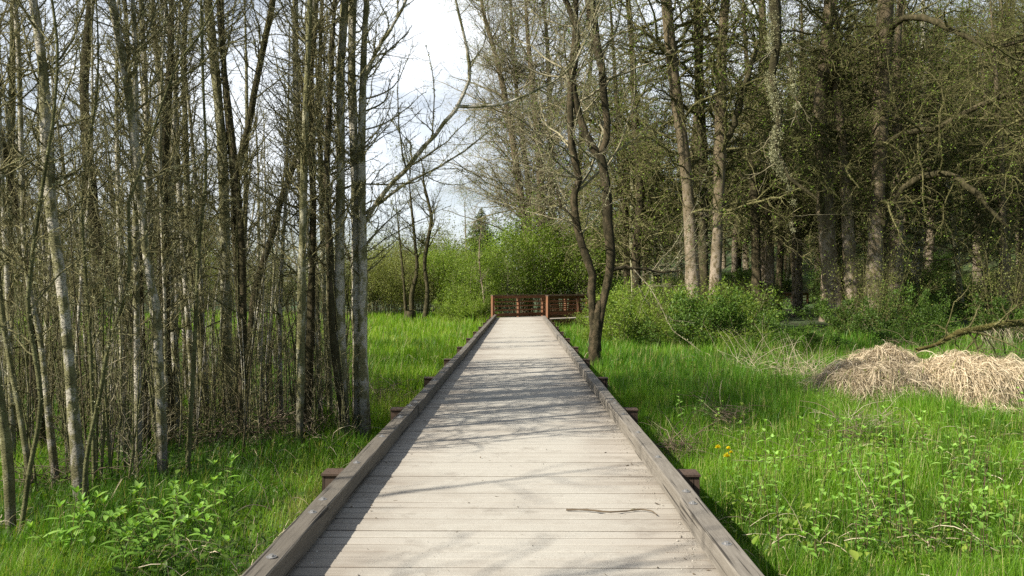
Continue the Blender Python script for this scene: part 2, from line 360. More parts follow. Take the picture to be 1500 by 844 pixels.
def tree(name, label, cat, group, trunks, levels, mt, mc, S=10, extra=None, lich=None, leaf=None, knot=.05, crown='crown', origin=None, limb_in_trunk=None, limb_mat=None, limb_jit=0.0, skip=0):
    """trunks: list of (points, radii) in world space; levels: list of dicts for grow() (n of the first is a count, later ones per parent)"""
    base = np.asarray(trunks[0][0][0] if origin is None else origin, float)
    root = thing(name, label, cat, tuple(base), 0, group)
    tb = MB(); NT = 30
    TP, TR = [], []
    for pts, rad in trunks:
        p = resample(np.asarray(pts, float) - base, NT)
        rr = np.interp(np.linspace(0, 1, NT), np.linspace(0, 1, len(rad)), rad)
        p[1:-1, :2] += np.cumsum(rng.normal(0, .10, (NT-2, 2)), 0)*rr[1:-1, None]*.3*np.sin(np.linspace(0, np.pi, NT-2))[:, None]
        rr = rr*(1 + .09*np.convolve(rng.normal(size=NT+4), np.ones(5)/2.2, 'valid'))
        tubes(tb, p, rr, S, None, knot); TP.append(p); TR.append(rr)
    for pts, rad in limb_in_trunk or []:
        p = resample(np.asarray(pts, float) - base, 20); rr = np.interp(np.linspace(0, 1, 20), np.linspace(0, 1, len(rad)), rad)
        p[1:-1] += rng.normal(0, .25, (18, 3))*rr[1:-1, None] + rng.normal(0, limb_jit, (18, 3))
        lbm = MB(); tubes(lbm, p, rr*(1+.1*rng.normal(size=20)), max(5, S-3), None, knot); lbm.build('limb', limb_mat or mt, root)
        TP.append(resample(p, NT)); TR.append(np.interp(np.linspace(0, 1, NT), np.linspace(0, 1, 20), rr))
    tb.build('trunk', mt, root)
    par = np.stack(TP[skip:]); pr = np.stack(TR[skip:])
    cb = MB(); allC = [(par, pr)]
    for i, lv in enumerate(levels):
        lv = dict(lv); n = lv.pop('n'); sd = lv.pop('S', 3)
        if i: n = int(n*len(par))
        par, pr = grow(par, pr, n, **lv)
        allC.append((par, pr)); tubes(cb, par, pr, sd)
    if levels: cb.build(crown, mc, root)
    if lich:
        lb = MB()
        for lvl, n, size, *o in lich:
            tufts(lb, *allC[lvl], n, size)
        lb.build('lichen', M[lich[0][3]] if len(lich[0]) > 3 else M['lichen'], root)
    if leaf:
        lb = MB()
        for lvl, n, size, mname in leaf: leaves(lb, *allC[lvl], n, size)
        lb.build('leaves', M[leaf[0][3]], root)
    return root
def trace(pts, Y, H=None, jy=.0):
    """trunk axis traced in the photograph, given its distance Y; standing on the ground and carried on up to height H"""
    q = [P(a, b, Y) for a, b in pts]
    q[0][2] = G(q[0][0], Y) - .08
    for k in range(1, len(q)): q[k][1] += jy*k
    if H and H > q[-1][2]:
        d = q[-1] - q[-2]; d[1] = 0; d /= max(d[2], .1); d[:2] *= .5
        q.append(q[-1] + d*(H - q[-1][2])*.5 + np.array([rng.normal(0, .1), rng.normal(0, .1), 0])); q.append(q[-1] + d*(H - q[-1][2]) + np.array([rng.normal(0, .15), rng.normal(0, .15), 0]))
    return q

# ------------------------------------------------------------------ ground
def make_ground():
    xs = np.concatenate([np.linspace(-700, -60, 17)[:-1], np.linspace(-60, -12, 41)[:-1], np.linspace(-12, 16, 113)[:-1], np.linspace(16, 70, 46)[:-1], np.linspace(70, 700, 22)])
    ys = np.concatenate([np.linspace(-60, -4, 15)[:-1], np.linspace(-4, 30, 137)[:-1], np.linspace(30, 80, 51)[:-1], np.linspace(80, 200, 41)[:-1], np.linspace(200, 1200, 21)])
    X, Y = np.meshgrid(xs, ys); Z = gz(X, Y)
    v = np.stack([X, Y, Z], -1).reshape(-1, 3); nx = len(xs)
    i, j = np.meshgrid(np.arange(len(ys)-1), np.arange(nx-1), indexing='ij'); a = (i*nx + j).ravel()
    mb = MB(); mb.add(v, np.stack([a, a+1, a+1+nx, a+nx], -1), None, True)
    setp(mb.build('ground', M['ground']), kind='structure')
make_ground()

# ------------------------------------------------------------------ boardwalk
HW = 1.345                                            # half the width of the boardwalk, kerbs included
def make_boardwalk():
    root = thing('boardwalk', 'long wooden boardwalk of dusty pale planks with low grey kerb timbers', 'boardwalk')
    mb = MB(); y = -3.0
    while y < 44.4:
        wd = .139 + rng.normal(0, .0015); x0, x1 = -HW, HW
        ym = y + wd/2
        if ym > 44: x0 = max(x0, ym - 45.4)
        if ym > 42: x1 = min(x1, 43.4 - ym)
        if x1 - x0 < .1: break
        dz = rng.normal(0, .0016); n = 9; xx = np.linspace(x0, x1, n)
        bow = rng.normal(0, .0012)*np.sin(np.linspace(0, np.pi, n)); e = rng.normal(0, .0012, (2, n))
        var = rng.random()
        top = np.stack([np.stack([xx, np.full(n, y)+e[0]+bow, np.full(n, dz)], 1), np.stack([xx, np.full(n, y+.011)+e[0]+bow, np.full(n, dz+.004)], 1),
                        np.stack([xx, np.full(n, y+wd-.011)+e[1]+bow, np.full(n, dz+.004)], 1), np.stack([xx, np.full(n, y+wd)+e[1]+bow, np.full(n, dz)], 1)])
        lo = top[[0, 3]].copy(); lo[..., 2] = -.045
        v = np.concatenate([lo[0:1], top, lo[1:2]]).reshape(-1, 3)
        i, j = np.meshgrid(np.arange(5), np.arange(n-1), indexing='ij'); a = (i*n + j).ravel()
        va = np.repeat([0, 0, .2 + .8*var, .2 + .8*var, 0, 0], n); mb.add(v, np.stack([a, a+1, a+1+n, a+n], -1), va)
        y += wd + .005 + abs(rng.normal(0, .0012))
    # the branch turning off to the far right, at 45 degrees
    d = np.array([.7071, .7071]); nn = np.array([-.7071, .7071]); u = 30.70; u1 = 30.70 + 34
    while u < u1:
        wd = .186; c = (u + wd/2)*d + nn*30.4
        box(mb, (c[0], c[1], -.02), (wd, 3.4, .045), rng.random(), R(45)); u += wd + .006
    mb.build('deck', M['plank'], root)
    # dust packed in the gaps, deeper in some places than in others
    db = MB(); nx, ny = 60, 700; X, Y = np.meshgrid(np.linspace(-1.22, 1.22, nx), np.linspace(-3, 42, ny))
    Z = -.013 + .011*sst(.42, .70, vn(X*1.3, Y*2.0, 9)*.6 + vn(X*3.3, Y*9, 4)*.25 + .16*(1-np.abs(X)/1.3))
    i, j = np.meshgrid(np.arange(ny-1), np.arange(nx-1), indexing='ij'); a = (i*nx+j).ravel()
    db.add(np.stack([X, Y, Z - .0008], -1).reshape(-1, 3), np.stack([a, a+1, a+1+nx, a+nx], -1), None, True)
    db.build('packed_dust', M['dust'], root)
    # kerb timbers on low blocks
    for sx in (-1, 1):
        y0 = -3.0 + (0 if sx < 0 else .35); first = 5.5 if sx < 0 else 5.75
        joints = [y0, .7 if sx < 0 else .95] + [first + 4.8*k for k in range(8)] + [43.9 if sx < 0 else 42.0]
        joints = [j for j in joints if j <= (43.9 if sx < 0 else 42.0)]
        for a0, a1 in zip(joints[:-1], joints[1:]):
            k = MB(); L = a1 - a0 - .008; xc = sx*(HW - .07) + rng.normal(0, .004); n = 14; s = .07; bv = .009
            prof = np.array([[-s+bv, -s], [s-bv, -s], [s, -s+bv], [s, s-bv], [s-bv, s], [-s+bv, s], [-s, s-bv], [-s, -s+bv]])
            ys = np.linspace(0, L, n) - L/2; warp = .006*np.sin(np.linspace(0, 3, n) + rng.random()*6)
            v = np.concatenate([np.stack([prof[:, 0]*(1+.01*rng.normal(size=8)) + warp[m], np.full(8, ys[m]), prof[:, 1] + .002*rng.normal(size=8)], 1) for m in range(n)])
            i, j = np.meshgrid(np.arange(n-1), np.arange(8), indexing='ij'); a = i*8 + j; b = i*8 + (j+1) % 8
            k.add(v, np.stack([a, b, b+8, a+8], -1).reshape(-1, 4))
            k.add(v[:8], [[0, 1, 2, 3], [0, 3, 4, 7], [4, 5, 6, 7]]); k.add(v[-8:], [[3, 2, 1, 0], [7, 4, 3, 0], [7, 6, 5, 4]])
            kt = k.build('kerb_timber', M['kerb' if sx > 0 else 'kerb_shade_tint'], root, (xc, (a0+a1)/2, .106))
            if a1 < 30:
                for yb in [-L/2+.16] + list(np.arange(-L/2+1.35, L/2-.4, 1.2)) + [L/2-.16]:
                    bm = MB(); an = np.linspace(0, 2*np.pi, 13)[:-1]
                    for r_, z_, h_, seg in ((.030, .0715, .004, 12), (.014, .0755, .012, 6)):
                        aa = np.arange(seg)*2*np.pi/seg; ring = np.stack([np.cos(aa)*r_, np.sin(aa)*r_], 1)
                        v = np.concatenate([np.c_[ring, np.full(seg, z_)], np.c_[ring, np.full(seg, z_+h_)], [[0, 0, z_+h_]]])
                        jj = np.arange(seg); bm.add2(v, np.stack([jj, (jj+1) % seg, (jj+1) % seg + seg, jj+seg], 1), np.stack([jj+seg, (jj+1) % seg + seg, np.full(seg, 2*seg)], 1))
                    bm.build('bolt', M['steel'], kt, (rng.normal(0, .006), yb, -.0015))
        for yb in np.arange(-1.6, 42, 2.4):
            bb = MB(); box(bb, (sx*(HW-.065), yb, .0200), (.10, .45, .030)); bb.build('kerb_block', M['kerb_shade_tint'], root)
        rj = MB(); box(rj, (sx*(HW-.06), 20, -.17), (.09, 47, .24)); rj.build('edge_beam', M['brown_wood'], root)
    # posts and cross beams that carry it
    for kk in range(-1, 11):
        yb = 7.15 + 3.72*kk
        for sx in (-1, 1):
            pb = MB(); x = sx*(HW + .145); g = G(x, yb) - .3
            for dy in (-.052, .052): box(pb, (x, yb+dy, (g+.02)/2 + (.004 if dy > 0 else 0)), (.27, .098, .02-g))
            box(pb, (x, yb-.003, .031), (.285, .225, .018))
            pb.build('support_post', M['brown_support'], root)
        cb = MB(); box(cb, (0, yb, -.42), (2*HW+.05, .14, .24)); cb.build('cross_beam', M['brown_wood'], root)
    for s in np.arange(2.2, 33, 3.5):
        for off in (.12, 3.28):
            c = np.array([1.4, 42]) + d*s + nn*off; pb = MB(); g = G(*c) - .3
            box(pb, (c[0], c[1], (g-.05)/2), (.15, .15, -.05-g), None, R(45)); pb.build('support_post', M['brown_support'], root)
    for off in (.06, 3.34):
        c = np.array([1.4, 42]) + d*17 + nn*off; rj = MB(); box(rj, (c[0], c[1], -.17), (34, .08, .24), None, R(45)); rj.build('edge_beam', M['brown_wood'], root)
make_boardwalk()
def railing(name, label, p0, L, sp, first):
    d = np.array([.7071, .7071]); root = thing(name, label, 'railing', (p0[0], p0[1], 0), R(45))
    for z, h, t in ((1.10, .14, .04), (.85, .07, .038), (.62, .07, .038), (.39, .07, .038), (.13, .16, .04)):
        b = MB(); box(b, (L/2, -.095 if name == 'railing' else .095, z), (L, t, h)); b.build('rail', M['brown_wood'], root)
    b = MB(); box(b, (L/2, 0, 1.20), (L+.16, .20, .04)); b.build('cap_rail', M['brown_cap'], root)
    x = first
    while x < L+.05:
        b = MB(); box(b, (x, 0, .44), (.14, .14, 1.477)); b.build('post', M['brown_post'], root); x += sp
railing('railing', 'brown wooden railing closing the far end of the boardwalk', (-1.42, 44.05), 34, 1.95, 0.0)
railing('rail_fence', 'brown wooden railing on the near side of the turned off boardwalk', (1.47, 42.03), 33, 2.4, 0.0)

# grit and stick on the deck
def make_grit():
    mb = MB(); n = 9000
    x = HW - .135 - np.abs(rng.normal(0, .085, n)); y = 3.2 + 17*rng.random(n)**1.6
    m = rng.random(n) < .25; x[m] = rng.uniform(-1.2, 1.2, m.sum())
    x[::9] = -HW + .15 + np.abs(rng.normal(0, .06, len(x[::9])))
    keep = (vn(x*4, y*2.2, 3) > .35) & (np.abs(x) < 1.24); x, y = x[keep], y[keep]; n = len(x)
    s = np.where(rng.random(n) < .06, rng.uniform(.004, .009, n), rng.uniform(.0012, .0038, n))
    base = np.array([[1, 0, 0], [-.5, .87, 0], [-.5, -.87, 0], [0, 0, .9], [.1, 0, -.5]])
    v = base[None]*s[:, None, None]*(1 + .35*rng.normal(size=(n, 5, 3))) + np.stack([x, y, np.full(n, .0055)], 1)[:, None]
    f = np.array([[0, 1, 3], [1, 2, 3], [2, 0, 3]]); mb.add(v.reshape(-1, 3), (f[None] + np.arange(n)[:, None, None]*5).reshape(-1, 3), np.repeat(rng.random(n), 5))
    setp(mb.build('gravel', M['grit']), 'pale grit swept up along the kerb of the boardwalk', 'grit', kind='stuff')
make_grit()
def make_stick():
    q = [P(*a) for a in ((829, 749, 6), (860, 751, 6), (890, 754, 6), (915, 753, 6), (940, 750, 6), (952, 751, 6), (962, 756, 6))]
    pts = np.array([[CX + (a-VX)/F*CH*F/(b-HY), CH*F/(b-HY), .014] for a, b in ((829, 749), (860, 750), (890, 753), (915, 751), (940, 749), (952, 751), (962, 757))])
    root = thing('stick', 'thin crooked grey stick lying across the boardwalk planks', 'stick', tuple(pts[3]))
    mb = MB(); p = resample(pts - pts[3], 26); p[:, :2] += rng.normal(0, .0015, (26, 2)); p[:, 2] += .006*np.abs(np.sin(np.linspace(0, 5, 26)))
    tubes(mb, p, np.linspace(.0075, .0045, 26)*(1+.15*rng.normal(size=26)), 6, .55); mb.build('wood', M['litter'], root)
    t = MB(); tubes(t, np.array([p[16], p[16]+[.02, .02, .008], p[16]+[.05, .03, .005]]), [.004, .003, .002], 4); t.build('side_twig', M['twig'], root)
make_stick()

# ------------------------------------------------------------------ left grove: alder stems traced from the photograph
LG = 'alder stems of the grove beside the boardwalk'
def ald(n1=46, L1=(.5, 1.9), near=True):
    return [dict(n=int(n1*1.3), L=L1, ang=(38, 78), up=.10, wob=.18, r=(.42, .013), t=(.24, 1), N=8, S=4, tip=.3, short=.35),
            dict(n=6, L=(.18, .75), ang=(30, 75), up=.07, wob=.2, r=(.62, .0075), t=(.12, 1), N=6, S=3, tip=.4),
            dict(n=3.6 if near else 3, L=(.06, .30), ang=(30, 80), up=.05, wob=.25, r=(.7, .0042), t=(.1, 1), N=4, S=3, tip=.5)]
def alder(label, pts, Y, wb, wt, H=9.0, m='alder', n1=46, lich=1.0, name='alder_tree', L1=(.5, 1.9), limbs=None, mc='twig', lm='lichen', group=LG):
    q = trace(pts, Y, H); f = .70*Y/F/2
    rad = [wb*f*1.35, wb*f, wb*f*.97, wb*f*.93] + [max(wt*f, .01)]*2 + [max(wt*f*.5, .008), .008]
    li = [([P(a, b, yy) for a, b, yy in lp], [r*lp[0][2]/F/2 for r in lr]) for lp, lr in limbs] if limbs else None
    return tree(name, label, 'tree', group, [(q, rad)], ald(n1, L1), M[m], M[mc], 9, lich=[(0, int(420*lich), .024, lm), (1, int(1300*lich), .022), (2, int(800*lich), .014)], limb_in_trunk=li)
alder('pale birch-like trunk, thickest of the stems nearest the leafy herbs', [(118, 752), (105, 620), (95, 500), (88, 420), (75, 330), (65, 200), (58, 80), (45, 0)], 7.8, 23, 18, lich=1.3)
alder('stout dark stem at the edge of the grove, leaning out of the photo', [(12, 798), (4, 650), (-10, 560), (-22, 400), (-25, 200)], 6.9, 15, 10, m='alder_mossy')
alder('slender pale stem between the leaning dark stem and the pale birch-like trunk', [(80, 728), (65, 590), (55, 500), (35, 400), (28, 250), (22, 60), (18, 0)], 8.4, 12, 10)
alder('thin stem standing just outside the grove edge with a slight right lean', [(45, 740), (25, 610), (0, 475), (-14, 330)], 8.1, 11, 9, m='alder_mossy')
alder('pale straight trunk with green lichen above, in the middle of the grove', [(236, 712), (231, 550), (226, 450), (212, 380), (205, 300), (199, 250), (191, 175), (181, 100), (169, 40), (161, 0)], 8.9, 17, 17, lich=1.4)
alder('slim mottled stem, straight, close right of the pale lichened trunk', [(240, 664), (230, 540), (219, 418), (216, 300), (214, 200), (209, 100), (204, 0)], 10.6, 13, 12)
alder('upright white flecked stem curving gently to the left at its top', [(262, 640), (254, 520), (244, 378), (241, 279), (239, 199), (229, 100), (219, 0)], 11.7, 13, 12)
alder('white barked stem beside the flecked stem, growing dead straight', [(284, 632), (275, 500), (264, 348), (256, 199), (254, 124), (239, 0)], 12.2, 12, 11)
alder('narrow lichened stem left of the thick mossy trunk', [(303, 628), (290, 500), (276, 380), (271, 239), (271, 0)], 12.4, 11, 10, m='alder_mossy')
alder('thick dark mossy trunk behind the white stems of the grove', [(336, 618), (330, 500), (328, 400), (322, 199), (312, 85), (303, 0)], 13.2, 22, 19, m='alder_mossy', lich=1.2)
alder('black trunk slanting up to the right against the sky', [(350, 600), (354, 500), (347, 380), (345, 259), (360, 199), (374, 124), (387, 60), (399, 0)], 14.2, 17, 14, m='dark', mc='twig_dark')
alder('dark bowed trunk low in the grove, bending to the right over the meadow', [(352, 592), (362, 520), (374, 418), (399, 338), (414, 279), (429, 239), (444, 170), (455, 90), (462, 0)], 15.0, 15, 12, m='dark', mc='twig_dark')
alder('dark crooked trunk leaning left at the back of the grove', [(222, 605), (205, 530), (185, 460), (158, 405), (142, 360), (132, 310), (126, 240), (120, 120), (130, 0)], 14.0, 26, 17, m='dark', mc='twig_dark', lm='lichen_dark')
alder('mossy dark post-like trunk in the grass below the crooked trunk', [(214, 668), (209, 549), (204, 450), (199, 340), (190, 200), (184, 60)], 10.4, 13, 8, m='dark')
alder('broad dark trunk half hidden behind the pale lichened trunk', [(246, 650), (241, 500), (238, 400), (236, 280), (246, 120), (250, 0)], 11.2, 20, 12, m='dark')
alder('white barked trunk standing clear against the sky near the boardwalk clump', [(448, 628), (447, 575), (447, 500), (443, 400), (439, 249), (434, 124), (433, 0)], 12.6, 14, 13, lich=1.2)
alder('thin pale stem crossing close beside the clear white trunk', [(472, 655), (465, 541), (453, 380), (444, 250), (447, 150), (452, 50), (459, 0)], 11.3, 10, 12)
alder('straight thin stem between the clear white trunk and the boardwalk clump', [(484, 642), (481, 500), (479, 358), (466, 174), (468, 50), (470, 0)], 11.6, 9, 9, m='alder_mossy')
alder('pale trunk, first of the tight clump next to the boardwalk', [(505, 658), (499, 500), (497, 418), (499, 249), (499, 100), (504, 0)], 11.0, 19, 17, lich=1.2)
alder('thick white trunk in the middle of the tight clump beside the boardwalk', [(523, 650), (523, 480), (521, 380), (519, 249), (514, 100), (516, 0)], 11.2, 21, 18, lich=1.2, H=10,
      limbs=[([(528, 335, 11.2), (560, 283, 11.0), (600, 240, 10.8), (640, 192, 10.6), (670, 155, 10.5), (688, 110, 10.5), (682, 60, 10.4), (668, 0, 10.3), (660, -60, 10.2)], [8, 7, 6, 5.5, 4.5, 3.5, 2]),
             ([(670, 155, 10.5), (720, 155, 10.6), (780, 135, 10.8), (830, 105, 11), (862, 50, 11.2), (880, 10, 11.3)], [5, 4, 3.5, 2.5, 1.5]),
             ([(535, 312, 11.2), (600, 265, 11), (650, 240, 10.9), (700, 205, 10.8), (760, 150, 10.8)], [5, 4, 3, 2, 1])])
alder('greyish trunk on the boardwalk side of the tight clump, sunlit edge', [(534, 655), (531, 500), (531, 380), (529, 299), (531, 100), (536, 0)], 11.1, 19, 12, m='alder',
      limbs=[([(530, 130, 11.1), (545, 85, 11.0), (570, 45, 10.9), (590, 10, 10.8), (600, -40, 10.8)], [8, 7, 5, 4, 3])])
alder('dark slanting trunk leaning into the foot of the tight clump', [(509, 655), (496, 560), (487, 500), (483, 380), (478, 260), (484, 120), (490, 0)], 10.9, 14, 8, m='dark')
alder('greenish curved stem bending right from beside the pale birch-like trunk', [(120, 764), (122, 680), (144, 575), (160, 490), (180, 440), (187, 390), (187, 340), (185, 300), (199, 260), (219, 200), (239, 140), (259, 90), (294, 45), (310, 10)], 7.4, 9, 6, H=5, m='stem', n1=16, lich=.25, name='alder_sapling')
alder('green kinked stem rising through the thin stems at the grove edge', [(22, 794), (37, 700), (55, 575), (50, 540), (36, 450), (42, 380), (58, 270), (75, 160), (80, 60), (70, -20)], 6.9, 10, 6, H=5.6, m='stem', n1=18, lich=.25, name='alder_sapling')
alder('thin green whip growing up in front of the lichened stems', [(135, 720), (132, 600), (128, 480), (120, 380), (116, 300)], 8.2, 8, 5, H=5, m='stem', n1=16, lich=.3, name='alder_sapling')
alder('thin bare whip standing in the grass right of the pale lichened trunk', [(271, 702), (278, 600), (284, 480), (288, 380), (300, 250), (296, 120)], 9.1, 8, 6, H=6.4, m='stem', n1=20, lich=.4, name='alder_sapling')

# smaller alder stems that fill the grove: six builds, then copies
proto_s = []
for i in range(6):
    Hh = (6.5, 8, 5.5, 9, 7, 4.2)[i]; r0 = (.030, .042, .020, .046, .034, .016)[i]
    b = np.array([-30. - 2*i, 20., 0]); ln = rng.normal(0, .35, 2)
    q = [b, b + [ln[0]*.2, ln[1]*.2, Hh*.3], b + [ln[0]*.8 + rng.normal(0, .1), ln[1]*.8, Hh*.65], b + [ln[0]*1.6, ln[1]*1.6, Hh]]
    proto_s.append(tree('slim_alder', 'x', 'tree', 'slim stems filling the alder grove', [(q, [r0*1.3, r0, r0*.9, r0*.6, .006])],
                        [dict(n=34 if i != 5 else 24, L=(.4, 1.6), ang=(35, 75), up=.1, wob=.16, r=(.45, .013), t=(.2, 1), N=7, S=3, tip=.3, short=.35),
                         dict(n=5, L=(.15, .7), ang=(30, 75), up=.07, wob=.2, r=(.62, .0065), t=(.1, 1), N=5, S=3, tip=.4),
                         dict(n=2, L=(.06, .28), ang=(30, 80), up=.05, wob=.25, r=(.7, .004), t=(.1, 1), N=3, S=3, tip=.5)],
                        M[('alder', 'alder_mossy', 'alder', 'dark', 'alder', 'stem')[i]], M[('twig', 'twig', 'twig', 'twig_dark', 'twig', 'twig')[i]], 7, lich=[(0, 220, .024, 'lichen'), (1, 500, .020), (2, 300, .013)]))
fr_lab = 'slim grey alder stem among the crowded stems of the grove'
bk_lab = 'slim alder stem deep in the grove, half hidden by the nearer stems'
first = [True]*6
def put(protos, used, i, loc, rz, s, lab, tilt=(0, 0), sz=None):
    if used[i]:
        p = protos[i]; p.location = loc; p.rotation_euler = (tilt[0], tilt[1], rz); p.scale = (s, s, sz or s); p['label'] = lab; used[i] = False; return p
    return dup(protos[i], loc, rz, s, lab, tilt, sz)
spots = []
for _ in range(4000):
    if len(spots) >= 100: break
    y = rng.uniform(8.8, 24) if len(spots) < 70 else rng.uniform(22, 42); px = rng.uniform(-190, 520 if y < 14 else (505 if y < 26 else 420))
    x = CX + (px - VX)/F*y
    if y < 10.5 and px > 300: continue
    if all((x-a)**2 + (y-b)**2 > .22 for a, b in spots): spots.append((x, y))
for k, (x, y) in enumerate(spots):
    i = int(rng.choice(6, p=[.24, .12, .26, .05, .15, .18])); s = rng.uniform(.85, 1.2)
    put(proto_s, first, i, (x, y, G(x, y)-.04), rng.uniform(0, 6.28), s, fr_lab if y < 20 else bk_lab, (rng.normal(0, .06), rng.normal(0, .06)))
# trees that stand just outside the frame on the sunny side and shade the grove and the deck
for x, y, i in ((-7.4, 3.2, 1), (-6.4, 1.6, 4), (-9.5, -0.8, 3)):
    put(proto_s, first, i, (x, y, G(x, y)-.04), rng.uniform(0, 6.28), 1.15, 'slim alder stem standing outside the view beside the grove')

# saplings and whips: thin leafless stems at the foot of the grove
proto_w = []
for i in range(5):
    root = thing('bare_sapling', 'x', 'sapling', (-30, 10, 0), 0, 'thin bare saplings at the foot of the grove'); mb = MB(); tb = MB()
    for _ in range((2, 3, 1, 4, 2)[i]):
        Hh = rng.uniform(1.2, 3.2); a = rng.uniform(0, 6.28); lean = rng.uniform(.05, .4)
        q = resample([[rng.normal(0, .06), rng.normal(0, .06), -.05], [math.cos(a)*lean*.3*Hh/2, math.sin(a)*lean*.3*Hh/2, Hh*.45], [math.cos(a)*lean*Hh/2, math.sin(a)*lean*Hh/2, Hh]], 12)
        r0 = rng.uniform(.008, .016); rr = np.linspace(r0, .003, 12); tubes(mb, q, rr*(1+.1*rng.normal(size=12)), 5)
        C, rd = grow(q[None], rr[None], 13, L=(.12, .8), ang=(30, 80), up=.08, wob=.2, r=(.6, .006), t=(.05, 1), N=6); tubes(tb, C, rd, 3)
        C2, rd2 = grow(C, rd, 26, L=(.05, .3), ang=(30, 80), up=.05, wob=.25, r=(.7, .0038), t=(.1, 1), N=4); tubes(tb, C2, rd2, 3)
    mb.build('stem', M[('stem', 'alder', 'dark', 'stem', 'alder_mossy')[i]], root); tb.build('crown', M[('twig', 'twig', 'twig_dark', 'twig_pale', 'twig')[i]], root)
    proto_w.append(root)
fw = [True]*5; ws = []
for _ in range(5000):
    if len(ws) >= 165: break
    by = rng.uniform(575, 735); y = 2.15*F/(by-HY); px = rng.uniform(-60, 535)
    if by > 660 and px > 380: continue
    if by > 690 and px > 200: continue
    x = CX + (px-VX)/F*y
    if x > -2.15: continue
    if all((x-a)**2 + (y-b)**2 > .05 for a, b in ws): ws.append((x, y))
for x, y in ws:
    put(proto_w, fw, int(rng.integers(5)), (x, y, G(x, y)), rng.uniform(0, 6.28), rng.uniform(.8, 1.25), 'thin bare sapling tangled among the stems at the foot of the grove')

# ------------------------------------------------------------------ the forked tree beside the boardwalk
def forked():
    Y = 21.0; f = Y/F/2
    q = lambda a: [P(x, y, Y) for x, y in a]
    t0 = q([(872, 548), (871, 515), (873, 480), (878, 440)]); t0[0][2] = G(*t0[0][:2]) - .1
    left = q([(871, 500), (869, 470), (866, 430), (868, 402), (855, 367), (843, 320), (840, 290), (848, 262), (839, 225), (835, 165), (836, 110), (842, 40), (846, -60), (848, -200)])
    right = q([(875, 500), (880, 462), (888, 420), (895, 377), (890, 331), (886, 260), (879, 231), (889, 199), (884, 140), (882, 107), (871, 53), (864, 0), (850, -90), (840, -220)])
    fork = q([(880, 236), (868, 215), (857, 195), (846, 160), (839, 124), (844, 80), (846, 53), (836, 20), (828, 0), (800, -90)])
    tree('forked_tree', 'dark twisted tree forking into two winding stems right beside the boardwalk', 'tree', None,
         [(t0, [22*f, 18*f, 17*f, 15*f, 9*f]), (left, [11*f, 11*f, 10*f, 11*f, 9*f, 8*f, 5*f]), (right, [14*f, 14.5*f, 13*f, 12*f, 13*f, 12*f, 6*f]), (fork, [12*f, 11*f, 9*f, 8*f, 5*f])],
         [dict(n=90, L=(1.2, 4.2), ang=(40, 85), up=.07, wob=.14, r=(.4, .035), t=(.30, 1), N=10, S=4, tip=.25, short=.3),
          dict(n=7, L=(.4, 1.6), ang=(30, 70), up=.05, wob=.18, r=(.6, .014), t=(.15, 1), N=7, tip=.4),
          dict(n=5, L=(.12, .6), ang=(30, 75), up=.04, wob=.22, r=(.7, .007), t=(.1, 1), N=4, tip=.5)],
         M['brown'], M['twig_pale'], 12, knot=.07, skip=1, lich=[(1, 1500, .045, 'lichen'), (2, 1800, .03)], leaf=[(3, 2600, .05, 'leaf_bright')], origin=t0[0],
         limb_in_trunk=[(q([(866, 385), (850, 350), (838, 318), (822, 300), (815, 270)]), [6*f, 5*f, 3*f]),
                        (q([(893, 395), (930, 392), (965, 398), (1000, 396)]), [6*f, 4*f, 2*f])])
forked()

# ------------------------------------------------------------------ right wood: the thick trunks traced from the photograph
def wlev(n1, k=1.0, drop=.16, up=.05):
    return [dict(n=int(n1*1.6), L=(2.2, 6.2), ang=(50, 95), up=up, wob=.19, r=(.34, .065), t=(.22, 1), N=11, S=5, tip=.22, drop=drop, short=.35),
            dict(n=8*k, L=(.8, 3.0), ang=(30, 80), up=.02, wob=.24, r=(.6, .034), t=(.12, 1), N=8, S=3, tip=.35, drop=drop),
            dict(n=5*k, L=(.25, 1.2), ang=(30, 80), up=.03, wob=.3, r=(.65, .015), t=(.08, 1), N=5, S=3, tip=.5, drop=drop)]
def big(label, pts, Y, wb, wt, H=21, m='grey', n1=34, limbs=None, drop=.16, name='maple_tree', mc='twig_dark', lich=1.0, knot=.05):
    q = trace(pts, Y, H); f = Y/F/2
    rad = [wb*f*1.3, wb*f*1.02, wb*f*.95, wb*f*.9, wt*f, wt*f*.85, wt*f*.6, .03]
    li = [([P(a, b, yy) for a, b, yy in lp], [r*lp[0][2]/F/2 for r in lr]) for lp, lr in limbs] if limbs else None
    return tree(name, label, 'tree', 'thick trunks of the wood beyond the wet meadow', [(q, rad)], wlev(n1, drop=drop), M[m], M[mc], 12, lich=[(0, int(160*lich), .10, 'lichen_dark'), (1, int(2400*lich), .07), (2, int(1300*lich), .05)], leaf=[(3, 3000, .085, 'leaf_bright')], limb_in_trunk=li, knot=knot, limb_mat=M['dark'])
big('grey trunk leaning left, first of the paired trunks beyond the meadow', [(1021, 494), (1014, 400), (1010, 325), (1006, 260), (997, 185), (990, 130), (980, 40)], 33, 19, 17)
big('straight grey trunk, second of the pair, forking with a steep limb', [(1044, 494), (1050, 347), (1054, 238), (1056, 150), (1058, 60), (1062, 0)], 33, 18, 15,
    limbs=[([(1054, 222, 33), (1066, 200, 32.8), (1080, 165, 32.5), (1090, 130, 32), (1110, 60, 32)], [9, 9, 8, 5])])
big('black slim trunk squeezed between the paired grey trunks', [(1032, 484), (1030, 325), (1030, 238), (1024, 120), (1020, 0)], 34.5, 14, 10, m='dark')
big('dim grey trunk standing alone between the pair and the three thick trunks', [(1117, 440), (1119, 280), (1120, 194), (1117, 60), (1115, 0)], 45, 18, 15)
